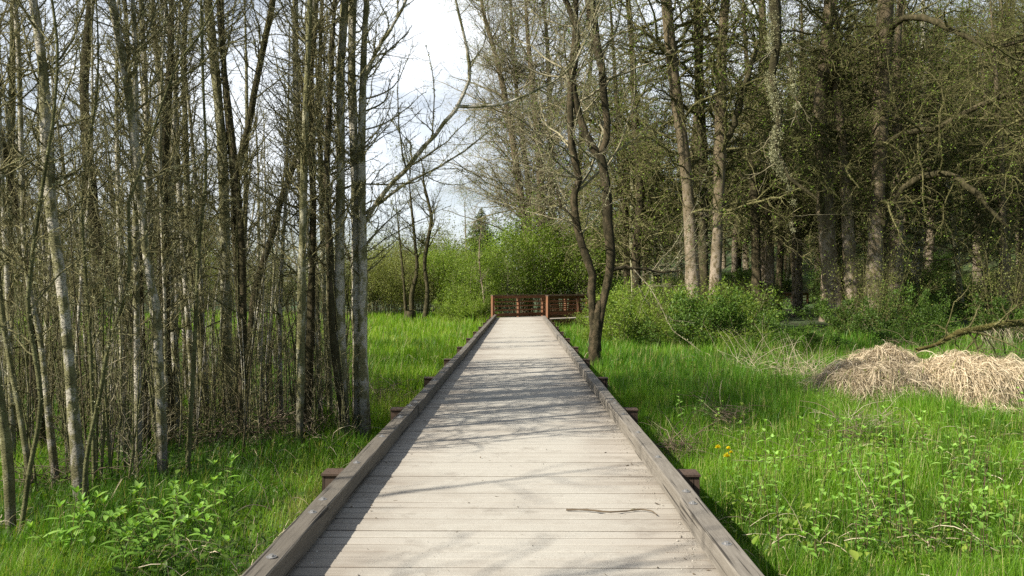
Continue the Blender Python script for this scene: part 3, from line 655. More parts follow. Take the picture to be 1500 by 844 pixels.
big('thickest pale grey trunk with a flared leaning foot, mossy burl above', [(1226, 486), (1216, 410), (1210, 347), (1205, 238), (1201, 172), (1207, 90), (1214, 0)], 36, 23, 15,
    limbs=[([(1205, 150, 36), (1212, 115, 35.5), (1222, 95, 35.2), (1225, 60, 35), (1220, 20, 34.8)], [11, 15, 9, 7, 6]), ([(1208, 330, 36), (1190, 250, 35), (1160, 215, 34), (1120, 205, 33.5)], [7, 5, 4, 2])])
big('middle trunk of the three thick trunks, brown and slightly bent', [(1250, 484), (1240, 347), (1238, 281), (1230, 194), (1222, 110), (1213, 40), (1220, 0)], 35.6, 16, 12, m='grey')
big('thick grey trunk with a long dark limb arching down to the right', [(1276, 490), (1280, 325), (1284, 238), (1287, 150), (1289, 80), (1293, 0)], 35, 24, 20,
    limbs=[([(1286, 350, 35), (1302, 299, 34.5), (1324, 273, 34), (1363, 256, 33.5), (1390, 257, 33), (1418, 279, 32.6), (1438, 299, 32.3), (1475, 335, 32)], [13, 12, 10, 9, 6, 3]),
           ([(1290, 215, 35), (1325, 195, 34), (1368, 189, 33), (1413, 164, 32.5), (1453, 147, 32), (1500, 130, 31.5), (1560, 100, 31)], [9, 9, 8, 7, 5]),
           ([(1292, 60, 35), (1310, 35, 34), (1340, 28, 33), (1390, 45, 32), (1450, 70, 31), (1500, 60, 30.5)], [10, 9, 8, 6, 4])])
big('slender white mottled trunk behind the arching limb', [(1334, 440), (1346, 299), (1349, 199), (1352, 100), (1350, 0)], 48, 12, 9, m='alder', n1=24, name='alder_tree')
big('mossy trunk almost out of view behind the fallen log', [(1530, 495), (1525, 350), (1540, 200), (1535, 60), (1530, 0)], 30, 26, 20, m='brown', n1=42)
big('grey brown trunk behind the forked tree, crowded by twigs', [(935, 470), (932, 380), (938, 280), (930, 180), (925, 60), (920, 0)], 40, 12, 10, m='brown', n1=30)

# overhanging limb at the top: a tree outside the frame lets a lichen-hung limb down in front of the wood
def overhang():
    b = np.array([6.3, 6.2, G(6.3, 6.2)-.1]); q = [b, b+[.1, 0, 2.5], b+[-.1, .1, 5.2], b+[.1, 0, 9]]
    lim = [P(a, c, y) for a, c, y in ((1640, -420, 6.3), (1420, -420, 6.6), (1240, -300, 6.9), (1140, -120, 7.0), (1130, -20, 7.0), (1133, 60, 7.0), (1130, 112, 7.0), (1140, 180, 6.95), (1134, 232, 6.9), (1152, 262, 6.9), (1172, 284, 6.85), (1196, 292, 6.8))]
    s1 = [P(a, c, y) for a, c, y in ((1134, 60, 7.0), (1155, 90, 6.95), (1165, 150, 6.9), (1175, 190, 6.9))]
    s2 = [P(a, c, y) for a, c, y in ((1150, 262, 6.9), (1162, 300, 6.85), (1158, 330, 6.8), (1172, 352, 6.75))]
    root = tree('overhanging_tree', 'tree out of view whose lichen hung limb dangles down before the wood', 'tree', None, [(q, [.16, .13, .12, .06])],
         [dict(n=30, L=(.15, .75), ang=(40, 85), up=-.02, wob=.25, r=(.5, .008), t=(.35, 1), N=8, S=4, tip=.3, drop=.05),
          dict(n=5, L=(.08, .4), ang=(30, 80), up=.0, wob=.3, r=(.65, .005), t=(.1, 1), N=5, tip=.5)],
         M['alder_mossy'], M['twig_pale'], 10, knot=.12, limb_jit=.014, limb_mat=M['dark'], limb_in_trunk=[(lim, [.10, .095, .088, .08, .072, .064, .056, .044, .028, .016, .008]), (s1, [.014, .01, .006]), (s2, [.004, .003, .002])])
    mb = MB()
    for pts, rd, nc, n, sz in ((np.array(lim)[:10], [.10, .095, .088, .08, .072, .064, .056, .044, .028], 44, 3000, .014), (np.array(s1), [.014, .01, .006], 9, 260, .016), (np.array(s2), [.006, .004, .003], 7, 90, .009)):
        p = resample(pts - b, 60); u = np.linspace(0, 1, 60); c = rng.random(nc)
        w_ = np.clip(rng.choice(c, n) + rng.normal(0, .011, n), 0, 1); q_ = np.stack([np.interp(w_, u, p[:, i]) for i in range(3)], 1); rr_ = np.interp(w_, np.linspace(0, 1, len(rd)), rd)
        d = rdirs(n, -.1) + np.array([-.5, -.3, .1]); d = nrm(d); q_ = q_ + d*(rr_*.75 + np.abs(rng.normal(0, .012, n)))[:, None]
        q_ = np.repeat(q_, 5, 0) + rng.normal(0, .008, (n*5, 3)); dd = nrm(np.repeat(d, 5, 0)*.4 + rdirs(n*5)); L = rng.uniform(.5, 1.3, n*5)*sz; quads(mb, q_, dd, perp(dd), L, L*.5, rng.beta(2, 2, n*5), .4)
    mb.build('lichen', M['lichen'], root)
overhang()

# ------------------------------------------------------------------ tall bare trees beyond the railing
def far_trees():
    Y0 = 58
    specs = [('tall bare tree fanning its crown out over the gap of sky beyond the railing', [(771, 430), (768, 330), (757, 250), (745, 170), (728, 90), (705, 0)], 58, 14),
             ('tall bare tree of steep stems just behind the fanning tree', [(776, 430), (775, 330), (772, 250), (760, 160), (752, 70), (748, 0)], 60, 12),
             ('tall bare tree with a straight thick stem beyond the railing', [(800, 430), (795, 330), (790, 230), (783, 150), (775, 70), (770, 0)], 57, 14),
             ('tall bare tree rising behind the forked tree and railing', [(812, 430), (808, 320), (808, 240), (805, 140), (800, 40), (795, 0)], 59, 16),
             ('tall bare tree leaning right, behind the forked tree', [(838, 430), (842, 330), (850, 230), (862, 130), (872, 30), (876, 0)], 61, 13)]
    for lab, pts, Y, wb in specs:
        q = trace(pts, Y, 27); f = Y/F/2
        tree('bare_tree', lab, 'tree', 'tall bare trees beyond the railing', [(q, [wb*f, wb*f*.75, wb*f*.68, wb*f*.6, wb*f*.45, wb*f*.3, .04])],
             [dict(n=78, L=(3.5, 9.5), ang=(35, 88), up=.05, wob=.12, r=(.42, .075), t=(.17, 1), N=11, S=4, tip=.2, drop=.10, short=.5),
              dict(n=10, L=(1.2, 3.6), ang=(25, 70), up=.03, wob=.16, r=(.5, .035), t=(.15, 1), N=7, tip=.35, drop=.10),
              dict(n=10, L=(.5, 1.7), ang=(25, 75), up=.02, wob=.2, r=(.6, .016), t=(.1, 1), N=4, tip=.55, drop=.10)],
             M['grey'], M['twig_pale'], 9, leaf=[(3, 7000, .09, 'leaf_bright')])
far_trees()

# ------------------------------------------------------------------ the wood behind: bare trees and conifers in copies
proto_f = []
for i in range(4):
    b = np.array([60. + 6*i, 300., 0]); Hh = (20, 17, 22, 13)[i]; r0 = (.26, .2, .3, .13)[i]; ln = rng.normal(0, .8, 2)
    q = [b, b+[ln[0]*.2, ln[1]*.2, Hh*.3], b+[ln[0]*.5+rng.normal(0, .3), ln[1]*.6, Hh*.65], b+[ln[0], ln[1], Hh]]
    proto_f.append(tree('wood_tree', 'x', 'tree', 'bare mossy trees deep in the wood', [(q, [r0*1.3, r0, r0*.85, r0*.55, .03])], wlev(40, 1.0, drop=.12), M[('grey', 'brown', 'grey', 'alder_mossy')[i]], M[('twig_dark', 'twig', 'twig_dark', 'twig')[i]], 8,
                        lich=[(0, 100, .10, 'lichen_dark'), (1, 900, .10), (2, 1200, .08)], leaf=[(3, (4200, 4200, 2000, 5400)[i], .10, ('leaf_olive', 'leaf_bright', 'leaf_olive', 'leaf_bright')[i])]))
def conifer(name, Hh, w_, n):
    root = thing(name, 'x', 'conifer', (200, 300, 0), 0, 'conifers'); tb = MB(); nb = MB()
    q = resample([[0, 0, -.3], [.1, 0, Hh*.5], [0, .1, Hh]], 12); rr = np.linspace(Hh*.014, .02, 12); tubes(tb, q, rr, 8); tb.build('trunk', M['brown'], root)
    h = Hh*(.06 + .935*rng.random(n)**.85); L = w_*(1 - h/Hh)**.8*rng.uniform(.6, 1.1, n) + .08; a = rng.uniform(0, 6.28, n)
    d = np.stack([np.cos(a), np.sin(a), np.full(n, -.12)], 1); N = 6; s = np.linspace(0, 1, N)
    C = np.stack([np.zeros(n), np.zeros(n), h], 1)[:, None] + d[:, None]*L[:, None, None]*s[None, :, None] + np.stack([np.zeros(N), np.zeros(N), -.25*s**2 + .15*s**3], 1)[None]*L[:, None, None]
    rd = np.repeat(np.linspace(.03, .008, N)[None], n, 0); cb = MB(); tubes(cb, C, rd, 3); cb.build('branches', M['twig_dark'], root)
    m = n*26; p, tg, r = sample(C, rd, m, .15); dd = nrm(tg*.8 + perp(tg)*.9 + [0, 0, -.25]); sz = rng.uniform(.18, .55, m)*min(1, w_/2.5)*np.clip(.35 + 1.2*(1 - p[:, 2]/Hh), .35, 1)
    quads(nb, p + rng.normal(0, .05, p.shape), dd, perp(dd), sz, sz*.32, rng.beta(2, 2, m), .3); nb.build('needles', M['needle'], root)
    return root
con_a = conifer('conifer', 24, 4.2, 230); con_b = conifer('conifer', 19, 3.6, 190)
ft = [True]*4; spots = []
for _ in range(9000):
    if len(spots) >= 98: break
    y = rng.uniform(40, 100); px = rng.uniform(905, 1640); x = CX + (px-VX)/F*y
    if y < 62 and abs((y - x) - 40.6 - 2.4) < 4: continue
    if all((x-a)**2 + (y-b)**2 > 5.5 for a, b in spots): spots.append((x, y))
for x, y in spots:
    i = int(rng.choice(4, p=[.27, .27, .22, .24]))
    put(proto_f, ft, i, (x, y, G(x, y)-.1), rng.uniform(0, 6.28), rng.uniform(.8, 1.15), 'bare mossy tree deep in the dim wood behind the thick grey trunks', (rng.normal(0, .03), rng.normal(0, .03)))
cs = [True, True]; spots = []
for _ in range(4000):
    if len(spots) >= 34: break
    y = rng.uniform(88, 150); px = rng.uniform(1180, 1660); x = CX + (px-VX)/F*y
    if all((x-a)**2 + (y-b)**2 > 16 for a, b in spots): spots.append((x, y))
for x, y in spots:
    put((con_a, con_b), cs, int(rng.integers(2)), (x, y, G(x, y)-.2), rng.uniform(0, 6.28), rng.uniform(.8, 1.2), 'dark conifer on the wooded slope behind the bare trees')
pc = conifer('conifer', 9.4, 3.6, 640); x, y = CX + (705-VX)/F*76, 76.; pc.location = (x, y, G(x, y)); pc['label'] = 'narrow pointed green conifer alone beyond the meadow, left of the railing'; del pc['group']
[c for c in pc.children if c.name.startswith('needles')][0].data.materials[0] = M['needle_pale']
# treeline far behind the grove and meadow
ls = []
for _ in range(4000):
    if len(ls) >= 46: break
    y = rng.uniform(58, 90) if len(ls) < 30 else rng.uniform(80, 115); px = rng.uniform(-120, 330) if len(ls) < 30 else rng.uniform(800, 980); x = CX + (px-VX)/F*y
    if all((x-a)**2 + (y-b)**2 > 6 for a, b in ls): ls.append((x, y))
for x, y in ls: put(proto_f, ft, int(rng.choice([1, 3, 0], p=[.35, .45, .2])), (x, y, G(x, y)-.1), rng.uniform(0, 6.28), rng.uniform(.55, .85), 'bare twiggy tree on the far edge of the meadow behind the grove' if x < 0 else 'bare twiggy tree far off behind the tall trees beyond the railing')

# ------------------------------------------------------------------ shrubs
def shrub(name, n, Hh, wd, nl, ls_, lm, tm, group, thick=.016, up=.12, drop=.0, k2=8, k3=4):
    root = thing(name, 'x', 'shrub', (0, 400, 0), 0, group)
    a = rng.uniform(0, 6.28, n); r_ = rng.uniform(.1, 1, n)**.6*wd*.5
    base = np.stack([np.cos(a)*r_*.35, np.sin(a)*r_*.35, np.full(n, -.1)], 1); top = np.stack([np.cos(a)*r_, np.sin(a)*r_, Hh*rng.uniform(.6, 1.0, n)*(1 - .25*(r_/wd*2)**2)], 1)
    s = np.linspace(0, 1, 9)[None, :, None]; C = base[:, None] + (top-base)[:, None]*s + (np.stack([np.cos(a), np.sin(a), np.zeros(n)], 1)[:, None]*(s**2 - s)*wd*.12) + np.cumsum(rng.normal(0, .02*Hh/3, (n, 9, 3)), 1)
    rd = np.repeat(np.linspace(thick, thick*.3, 9)[None], n, 0)
    mb = MB(); tubes(mb, C, rd, 4)
    C2, r2 = grow(C, rd, n*k2, L=(.2*Hh, .42*Hh), ang=(25, 75), up=up, wob=.18, r=(.6, thick*.5), t=(.15, 1), N=6, drop=drop); tubes(mb, C2, r2, 3)
    C3, r3 = grow(C2, r2, n*k2*k3, L=(.08*Hh, .22*Hh), ang=(25, 75), up=up, wob=.22, r=(.65, thick*.3), t=(.1, 1), N=4, drop=drop); tubes(mb, C3, r3, 3)
    mb.build('crown', M[tm], root)
    if nl:
        lb = MB(); leaves(lb, C3, r3, int(nl*.7), ls_, jit=.07*Hh/2); leaves(lb, C2, r2, int(nl*.3), ls_, jit=.09*Hh/2); lb.build('leaves', M[lm], root)
    return root
def scatter(root, items, lab, far_lab=None):
    used = False
    for x, y, s, sz in items:
        l = lab
        if not used: root.location = (x, y, G(x, y)-.03); root.rotation_euler[2] = rng.uniform(0, 6.28); root.scale = (s, s, sz); root['label'] = l; used = True
        else: dup(root, (x, y, G(x, y)-.03), rng.uniform(0, 6.28), s, l, sz=sz)
def pick(n, yr, pr, dmin, ok=lambda x, y: True):
    out = []
    for _ in range(n*60):
        if len(out) >= n: break
        y = rng.uniform(*yr); px = rng.uniform(*pr); x = CX + (px-VX)/F*y
        if ok(x, y) and all((x-a)**2 + (y-b)**2 > dmin**2 for a, b, *_ in out): out.append((x, y, rng.uniform(.65, 1.3), rng.uniform(.4, 1.25)))
    return out
offwalk = lambda x, y: not (abs(x) < 2.2 and y < 46) and not (-46.6 < x - y < -39.2 and y > 41 and x > -2)
# bright willow scrub right behind the railing and along the left side of the deck's end
scatter(shrub('willow_shrub', 14, 6.8, 4.4, 8000, .14, 'leaf_bright', 'twig_pale', 'bright green willow scrub beyond the railing', .022),
        [(CX+(px-VX)/F*y, y, s, sz) for px, y, s, sz in ((660, 56, .85, .75), (690, 53, .75, .65), (722, 60, 1, .7), (740, 58, 1, .95), (765, 55, 1, 1.0), (785, 60, 1.1, 1.1), (812, 57, 1, 1.05), (838, 58, 1.05, 1.0), (862, 60, 1, .9), (890, 62, 1, .8), (640, 62, .9, .8), (690, 66, 1.1, .75))], 'bright green leafy willow shrub beyond the railing')
scatter(shrub('leafy_shrub', 12, 1.6, 2.4, 3400, .085, 'leaf_bright', 'twig', 'low fresh green shrubs beside the end of the boardwalk', .012),
        [(CX+(px-VX)/F*y, y, s, sz) for px, y, s, sz in ((700, 47, 1.1, 1.2), (683, 44, 1, .9), (668, 47, 1.1, 1), (650, 49, 1, .8), (690, 50, 1.2, 1.4), (672, 52, 1.2, 1.3), (872, 33, .8, .7), (868, 38, .9, .6), (892, 36, 1.2, 1.0), (905, 34, 1.2, 1.2), (925, 30, 1.1, .9), (900, 29, 1, .8), (868, 28, .6, .5), (940, 33, 1.2, 1.1), (902, 42, 1.3, 1.4), (960, 30, 1.1, .9))], 'low fresh green shrub beside the end of the boardwalk')
ol = shrub('olive_shrub', 20, 5.2, 4.6, 7500, .11, 'leaf_olive', 'twig', 'olive scrub on the far edge of the meadow', .02)
scatter(ol, [(CX+(px-VX)/F*y, y, s, sz) for px, y, s, sz in ((530, 54, 1, 1), (552, 57, 1, 1.0), (575, 55, .9, .95), (598, 58, 1, 1.0), (622, 56, .95, .9), (645, 60, 1, .95), (540, 64, 1.2, 1.3), (570, 66, 1.2, 1.25), (610, 68, 1.2, 1.2), (585, 64, 1, 1.1), (640, 70, 1.2, 1.35), (660, 72, 1.3, 1.5), (500, 56, 1, 1), (470, 54, 1, 1.05), (430, 56, 1.1, 1), (390, 54, 1, 1), (340, 56, 1.1, 1.1), (290, 55, 1, 1), (240, 57, 1.1, 1.1), (190, 55, 1, 1), (140, 57, 1.1, 1), (90, 55, 1, 1.1), (40, 57, 1, 1), (-20, 56, 1, 1))], 'olive twiggy shrub on the far edge of the meadow')
scatter(shrub('leafy_sapling', 6, 7.4, 2.6, 3600, .15, 'leaf_bright', 'twig_pale', 'loose leafy saplings standing out of the scrub beyond the railing', .024, up=.22, k2=9, k3=4),
        [(CX+(px-VX)/F*y, y, s, sz) for px, y, s, sz in ((668, 58, 1, .75), (684, 51, .8, .6), (732, 56, 1, .65), (748, 52, .9, .8), (772, 62, 1.1, 1.1), (798, 54, 1, 1.0), (822, 62, 1.1, 1.15), (845, 55, 1, .95), (640, 56, .9, .7), (875, 58, 1, .9))], 'loose leafy sapling standing out of the scrub beyond the railing')
# undergrowth of the wood
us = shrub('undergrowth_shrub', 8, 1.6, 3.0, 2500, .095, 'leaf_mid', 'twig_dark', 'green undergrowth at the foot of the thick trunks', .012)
scatter(us, pick(50, (25.5, 46), (900, 1600), 1.25, lambda x, y: offwalk(x, y) and x > 3.4 and not (y > 30 and .30 < x/y < .365) and y > 25.5 + max(0, x-9)*.12), 'green leafy shrub in the undergrowth around the thick trunks')
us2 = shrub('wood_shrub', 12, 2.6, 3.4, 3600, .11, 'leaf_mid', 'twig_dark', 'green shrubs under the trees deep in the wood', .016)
scatter(us2, pick(60, (46, 78), (890, 1620), 2.2, lambda x, y: offwalk(x, y) and not (y < 64 and .30 < x/y < .365)), 'green shrub under the bare trees deep in the wood')
us3 = shrub('bramble_shrub', 9, 2.0, 2.4, 1500, .10, 'leaf_bright', 'twig', 'loose sprays of fresh leaves among the trunks', .010, up=.05, drop=.08)
scatter(us3, pick(26, (26, 46), (895, 1120), 1.3, lambda x, y: offwalk(x, y) and x > 3.4 and not (y > 30 and .30 < x/y < .365)), 'loose spray of fresh leaves among the trunks of the wood')
ts = shrub('twiggy_shrub', 16, 3.4, 4.2, 1400, .07, 'leaf_olive', 'twig_dark', 'bare twiggy shrubs between the trunks', .016, up=.02, drop=.12, k2=10, k3=6)
scatter(ts, pick(22, (30, 50), (905, 1600), 2.2, lambda x, y: offwalk(x, y) and not (.30 < x/y < .365)), 'bare twiggy shrub between the trunks of the wood')
tl = shrub('briar_shrub', 16, 1.5, 2.8, 500, .04, 'leaf_olive', 'twig', 'dead brown briars under the grove', .009, up=-.02, drop=.15, k2=8, k3=5)
scatter(tl, pick(34, (12, 30), (-80, 520), 1.3, lambda x, y: x < -3.6), 'tangle of bare brown briars under the alder grove')

# small dark bare tree and slim poles at the meadow's edge
def meadow_trees():
    Y = 50
    q = trace([(604, 466), (603, 430), (610, 400), (607, 350), (602, 300), (598, 262)], Y, 9.5); f = Y/F/2
    q2 = trace([(622, 468), (626, 425), (622, 385), (628, 345), (632, 318), (626, 290), (620, 262)], Y, 9.8)
    lv = [dict(n=26, L=(1, 3), ang=(25, 65), up=.12, wob=.13, r=(.45, .05), t=(.2, 1), N=9, S=4, tip=.25), dict(n=8, L=(.4, 1.3), ang=(25, 65), up=.08, wob=.18, r=(.55, .022), t=(.15, 1), N=6, tip=.4), dict(n=6, L=(.2, .6), ang=(25, 65), up=.05, wob=.2, r=(.6, .012), t=(.1, 1), N=4, tip=.5)]
    tree('small_tree', 'small dark bare tree with a kinked stem at the edge of the meadow', 'tree', None, [(q2, [7*f, 6*f, 5.5*f, 5*f, 3*f, .015])], lv, M['dark'], M['twig_dark'], 8, leaf=[(3, 700, .08, 'leaf_olive')])
    tree('small_tree', 'small bushy stemmed tree left of the kinked dark tree by the meadow', 'tree', None, [(q, [8*f, 6*f, 4*f, 3*f, .015]), ([q[0]+[-.4, .2, 0], P(590, 400, Y), P(583, 330, Y), P(578, 280, Y)], [.1, .08, .05, .02])], lv, M['dark'], M['twig_dark'], 8, leaf=[(3, 2400, .09, 'leaf_olive')])
    for lab, pts, Y, wb in (('white slim leaning pole of a sapling left of the railing', [(713, 470), (708, 430), (702, 380)], 49, 3.0), ('white thin birch stem rising beside the pointed conifer', [(686, 460), (683, 380), (681, 310)], 60, 2.6)):
        q = trace(pts, Y, 8.5 if Y > 50 else 5.2); f = Y/F/2
        tree('birch_sapling', lab, 'sapling', None, [(q, [wb*f, wb*f*.9, wb*f*.7, .012])], [dict(n=26, L=(.4, 1.3), ang=(30, 65), up=.08, wob=.15, r=(.5, .02), t=(.3, 1), N=6), dict(n=5, L=(.2, .6), ang=(30, 65), up=.05, wob=.2, r=(.6, .01), t=(.1, 1), N=4)], M['grey'], M['twig_pale'], 6, leaf=[(2, 500, .08, 'leaf_bright')])
    b = MB(); rt = thing('stump', 'dark weathered stump under the small dark tree', 'stump', (CX+(601-VX)/F*50, 49.6, G(-6.7, 49.6)))
    tubes(b, resample([[0, 0, -.1], [.02, 0, .4], [0, .02, .62]], 6), [.5, .42, .38, .36, .34, .33], 12, None, .10); b.build('wood', M['dark'], rt)
    t = MB(); a = np.linspace(0, 6.283, 13)[:-1]; v = np.concatenate([np.stack([np.cos(a)*.33, np.sin(a)*.33, .61+.08*rng.random(12)], 1), [[0, 0, .56]]]); t.add(v, [[i, (i+1) % 12, 12] for i in range(12)]); t.build('cut_top', M['twig_dark'], rt)
meadow_trees()

# ------------------------------------------------------------------ dead grass mounds, fallen log
def strands(mb, p0, d0, L, n, w_, N=7, drop=.35, wob=.12, floor=None, var=None):
    d = d0.copy(); pts = [p0]; seg = (L/(N-1))[:, None]
    for s in range(N-1):
        d = nrm(d + rng.normal(0, wob, d.shape) + [0, 0, -drop/(N-1)*1.6]); q = pts[-1] + d*seg
        if floor is not None: q[:, 2] = np.maximum(q[:, 2], floor(q[:, 0], q[:, 1]) + .01 + .02*rng.random(n))
        pts.append(q)
    ribbons(mb, np.stack(pts, 1), w_, rng.beta(2, 2, n) if var is None else var)
def ribbons(mb, C, w_, var):
    K, N, _ = C.shape
    T = nrm(np.gradient(C, axis=1)); sd = nrm(np.cross(T, np.repeat(rdirs(K)[:, None], N, 1)))
    wt = np.asarray(w_)[:, None]*np.concatenate([np.full(N-2, 1.), [.7, .12]])[None]
    v = np.stack([C - sd*wt[..., None]/2, C + sd*wt[..., None]/2], 2).reshape(-1, 3)
    i = np.arange(N-1)*2; q = np.stack([i, i+1, i+3, i+2], 1)
    mb.add(v, (q[None] + (np.arange(K)*N*2)[:, None, None]).reshape(-1, 4), np.repeat(var, N*2), True)
def mound(label, cx, cy, rx, ry, h, n, sk=0.0, flow=(0, 0)):
    z0 = G(cx, cy); root = thing('dead_grass_mound', label, 'dead grass', (cx, cy, z0), 0, 'mounds of flattened dead grass')
    def H(x, y):
        r2 = (x/rx)**2 + (y/ry)**2
        return h*np.clip(1 - r2**1.7, 0, 1)**.55*(.74 + .30*vn(x*2.1+cx, y*2.1, 7) + .16*vn(x*6+cx, y*6, 8)) + .02
    mb = MB(); g = np.linspace(-1, 1, 34); X, Y = np.meshgrid(g*rx, g*ry); i, j = np.meshgrid(np.arange(33), np.arange(33), indexing='ij'); a = (i*34+j).ravel()
    mb.add(np.stack([X, Y, H(X, Y)-.06], -1).reshape(-1, 3), np.stack([a, a+1, a+35, a+34], -1), .1, True); mb.build('core', M['litter'], root)
    sb = MB(); rr = np.sqrt(rng.random(n))*.98; th = rng.uniform(0, 6.28, n); x = rr*np.cos(th)*rx; y = rr*np.sin(th)*ry
    e = .04; gr = np.stack([-(H(x+e, y)-H(x-e, y)), -(H(x, y+e)-H(x, y-e))], 1)/(2*e)
    lock = np.stack([vn(x*5+3, y*5, 21)-.5, vn(x*5, y*5+8, 22)-.5], 1)*3.4
    gr = gr/(.35 + np.linalg.norm(gr, axis=1, keepdims=True)); d = gr*.8 + lock*.55 + np.array(flow) + rng.normal(0, .45, (n, 2)); d = np.c_[d, np.zeros(n)]; d = nrm(d)
    L = rng.uniform(.25, .75, n); p = np.stack([x, y, H(x, y) + rng.uniform(-.02, .05, n)], 1); pts = [p]; N = 7; lift = rng.random(n)**3*.16
    for s in range(N-1):
        q = pts[-1] + d*(L/(N-1))[:, None]; q[:, 2] = H(q[:, 0], q[:, 1]) + .005 + .03*rng.random(n) + .16*(vn(q[:, 0]*9+5, q[:, 1]*9, 77)-.45) + lift*np.sin(np.pi*(s+1)/N); pts.append(q)
        d = nrm(d*[1, 1, 0] + np.c_[rng.normal(0, .22, (n, 2)), np.zeros(n)])
    ribbons(sb, np.stack(pts, 1), rng.uniform(.003, .012, n), np.clip(rng.beta(2.4, 1.9, n)*.75 + .4*(vn(x*4, y*4, 31)-.35), 0, 1))
    m = n//6; th = rng.uniform(0, 6.28, m); o_ = np.stack([np.cos(th), np.sin(th)], 1); q_ = o_*np.array([rx, ry])*rng.uniform(.75, 1.02, m)[:, None]; strands(sb, np.c_[q_, H(q_[:, 0], q_[:, 1]) + rng.uniform(.0, .12, m)], nrm(np.c_[o_ + rng.normal(0, .8, (m, 2)), rng.uniform(-.2, .9, m)]), rng.uniform(.2, .65, m), m, rng.uniform(.003, .009, m), drop=1.2, wob=.2, floor=lambda a, b_: np.zeros(len(a)))
    m = n//6; k = rng.integers(0, n, m); strands(sb, p[k], nrm(np.c_[d[k][:, :2], rng.uniform(.2, 1.3, m)]), rng.uniform(.15, .5, m), m, rng.uniform(.003, .007, m), drop=1.3, wob=.2)
    m = 700; k = rng.integers(0, n, m); db = MB(); strands(db, p[k] - [0, 0, .02], nrm(np.c_[d[k][:, :2] + rng.normal(0, .6, (m, 2)), rng.uniform(-.1, .8, m)]), rng.uniform(.15, .5, m), m, rng.uniform(.004, .009, m), drop=1.0, wob=.25); db.build('rotten_stems', M['litter'], root)
    m = 260; th = rng.uniform(0, 6.28, m); q_ = np.stack([np.cos(th)*rx*rng.uniform(.55, 1, m), np.sin(th)*ry*rng.uniform(.55, 1, m), np.full(m, .02)], 1); q_[:, 2] = H(q_[:, 0], q_[:, 1])*.8; gb = MB()
    strands(gb, q_, nrm(np.c_[rng.normal(0, .3, (m, 2)), np.ones(m)]), rng.uniform(.12, .4, m), m, rng.uniform(.006, .011, m), drop=.5); gb.build('green_blades', M['meadow'], root)
    sb.build('dead_blades', M['straw'], root)
mound('large mound of pale flattened dead grass with a smooth rounded top', CX+(1422-VX)/F*14.6, 14.8, 1.18, .95, .80, 7200, flow=(.25, -.35))
mound('wide mound of dead grass combed down towards the boardwalk', CX+(1286-VX)/F*14.8, 14.9, 1.12, .95, .60, 6800, flow=(-.6, -.4))
mound('darker ragged heap of dead grass behind the two pale mounds', CX+(1292-VX)/F*16.6, 16.6, .85, .6, .80, 4200, flow=(-.2, -.1))
mound('low dead grass mound cut by the frame, under the fallen log', CX+(1520-VX)/F*15.6, 15.6, .8, .7, .62, 3600, flow=(.3, -.3))
def fallen():
    Y = 17.6
    q = [P(1340, 512, 17.2), P(1372, 502, 17.3), P(1395, 489, 17.4), P(1430, 481, 17.6), P(1465, 474, 17.8), P(1510, 472, 18.2), P(1600, 466, 19)]
    root = thing('fallen_log', 'mossy fallen tree limb lying above the dead grass mounds', 'log', tuple(q[0])); b = np.array(q[0]); mb = MB(); tw = MB(); lb = MB()
    p = resample(np.array(q)-b, 36); rr = np.interp(np.linspace(0, 1, 36), [0, .3, .6, 1], [.04, .06, .075, .09])*(1+.12*rng.normal(size=36)); tubes(mb, p, rr, 10, None, .06); mb.build('trunk', M['moss_limb'], root)
    C, rd = grow(p[None], rr[None], 46, L=(.4, 1.6), ang=(40, 85), up=.05, wob=.22, r=(.4, .03), t=(.1, 1), N=9, drop=.25); tubes(tw, C, rd, 5)
    C2, r2 = grow(C, rd, 130, L=(.15, .6), ang=(30, 75), up=.0, wob=.25, r=(.6, .010), t=(.1, 1), N=6, drop=.2); tubes(tw, C2, r2, 3); tw.build('branches', M['twig_dark'], root)
    tufts(lb, p[None], rr[None], 1500, .035, 4); tufts(lb, C, rd, 500, .03); lb.build('moss', M['lichen_dark'], root)
    hb = MB(); pp, tg, r = sample(p[None], rr[None], 420, .3); strands(hb, pp, nrm(np.c_[rng.normal(0, .4, (420, 2)), -np.ones(420)*.6]), rng.uniform(.2, .6, 420), 420, rng.uniform(.004, .008, 420), drop=.6); hb.build('hanging_dead_grass', M['straw'], root)
fallen()

# small heaps of dead sticks and stems lying in the grass
def brush(label, px, py, rad, n, m, hgt=.25, name='brush_heap', rise=.35, Lr=(.2, .8)):
    Y = 2.15*F/(py-HY); x = CX+(px-VX)/F*Y; z = G(x, Y); root = thing(name, label, 'dead sticks', (x, Y, z), 0, 'heaps of dead stems in the grass'); mb = MB()
    p = np.c_[rng.normal(0, rad*.45, (n, 2)), rng.uniform(.05, hgt, n)]; d = rdirs(n, rise, .5); L = rng.uniform(*Lr, n)
    C = [p]; 
    for s in range(6): d = nrm(d + rng.normal(0, .16, d.shape) - [0, 0, .08]); q = C[-1] + d*(L/6)[:, None]; q[:, 2] = np.maximum(q[:, 2], .02); C.append(q)
    C = np.stack(C, 1); tubes(mb, C, np.repeat(np.linspace(1, .35, 7)[None], n, 0)*rng.uniform(.002, .0065, n)[:, None], 4, rng.random(n)); mb.build('sticks', M[m], root)
    s = MB(); k = n*2; strands(s, np.c_[rng.normal(0, rad*.4, (k, 2)), rng.uniform(.02, hgt, k)], rdirs(k, .1, .4), rng.uniform(.1, .45, k), k, rng.uniform(.003, .007, k), drop=.8, wob=.25); s.build('dead_blades', M['straw' if m != 'litter' else 'litter'], root)
brush('dark heap of dead stems in the grass beyond the dandelions', 1055, 628, .45, 90, 'litter', .35)
brush('brown tangle of dead roots against the side of the boardwalk', 992, 672, .30, 80, 'litter', .28)
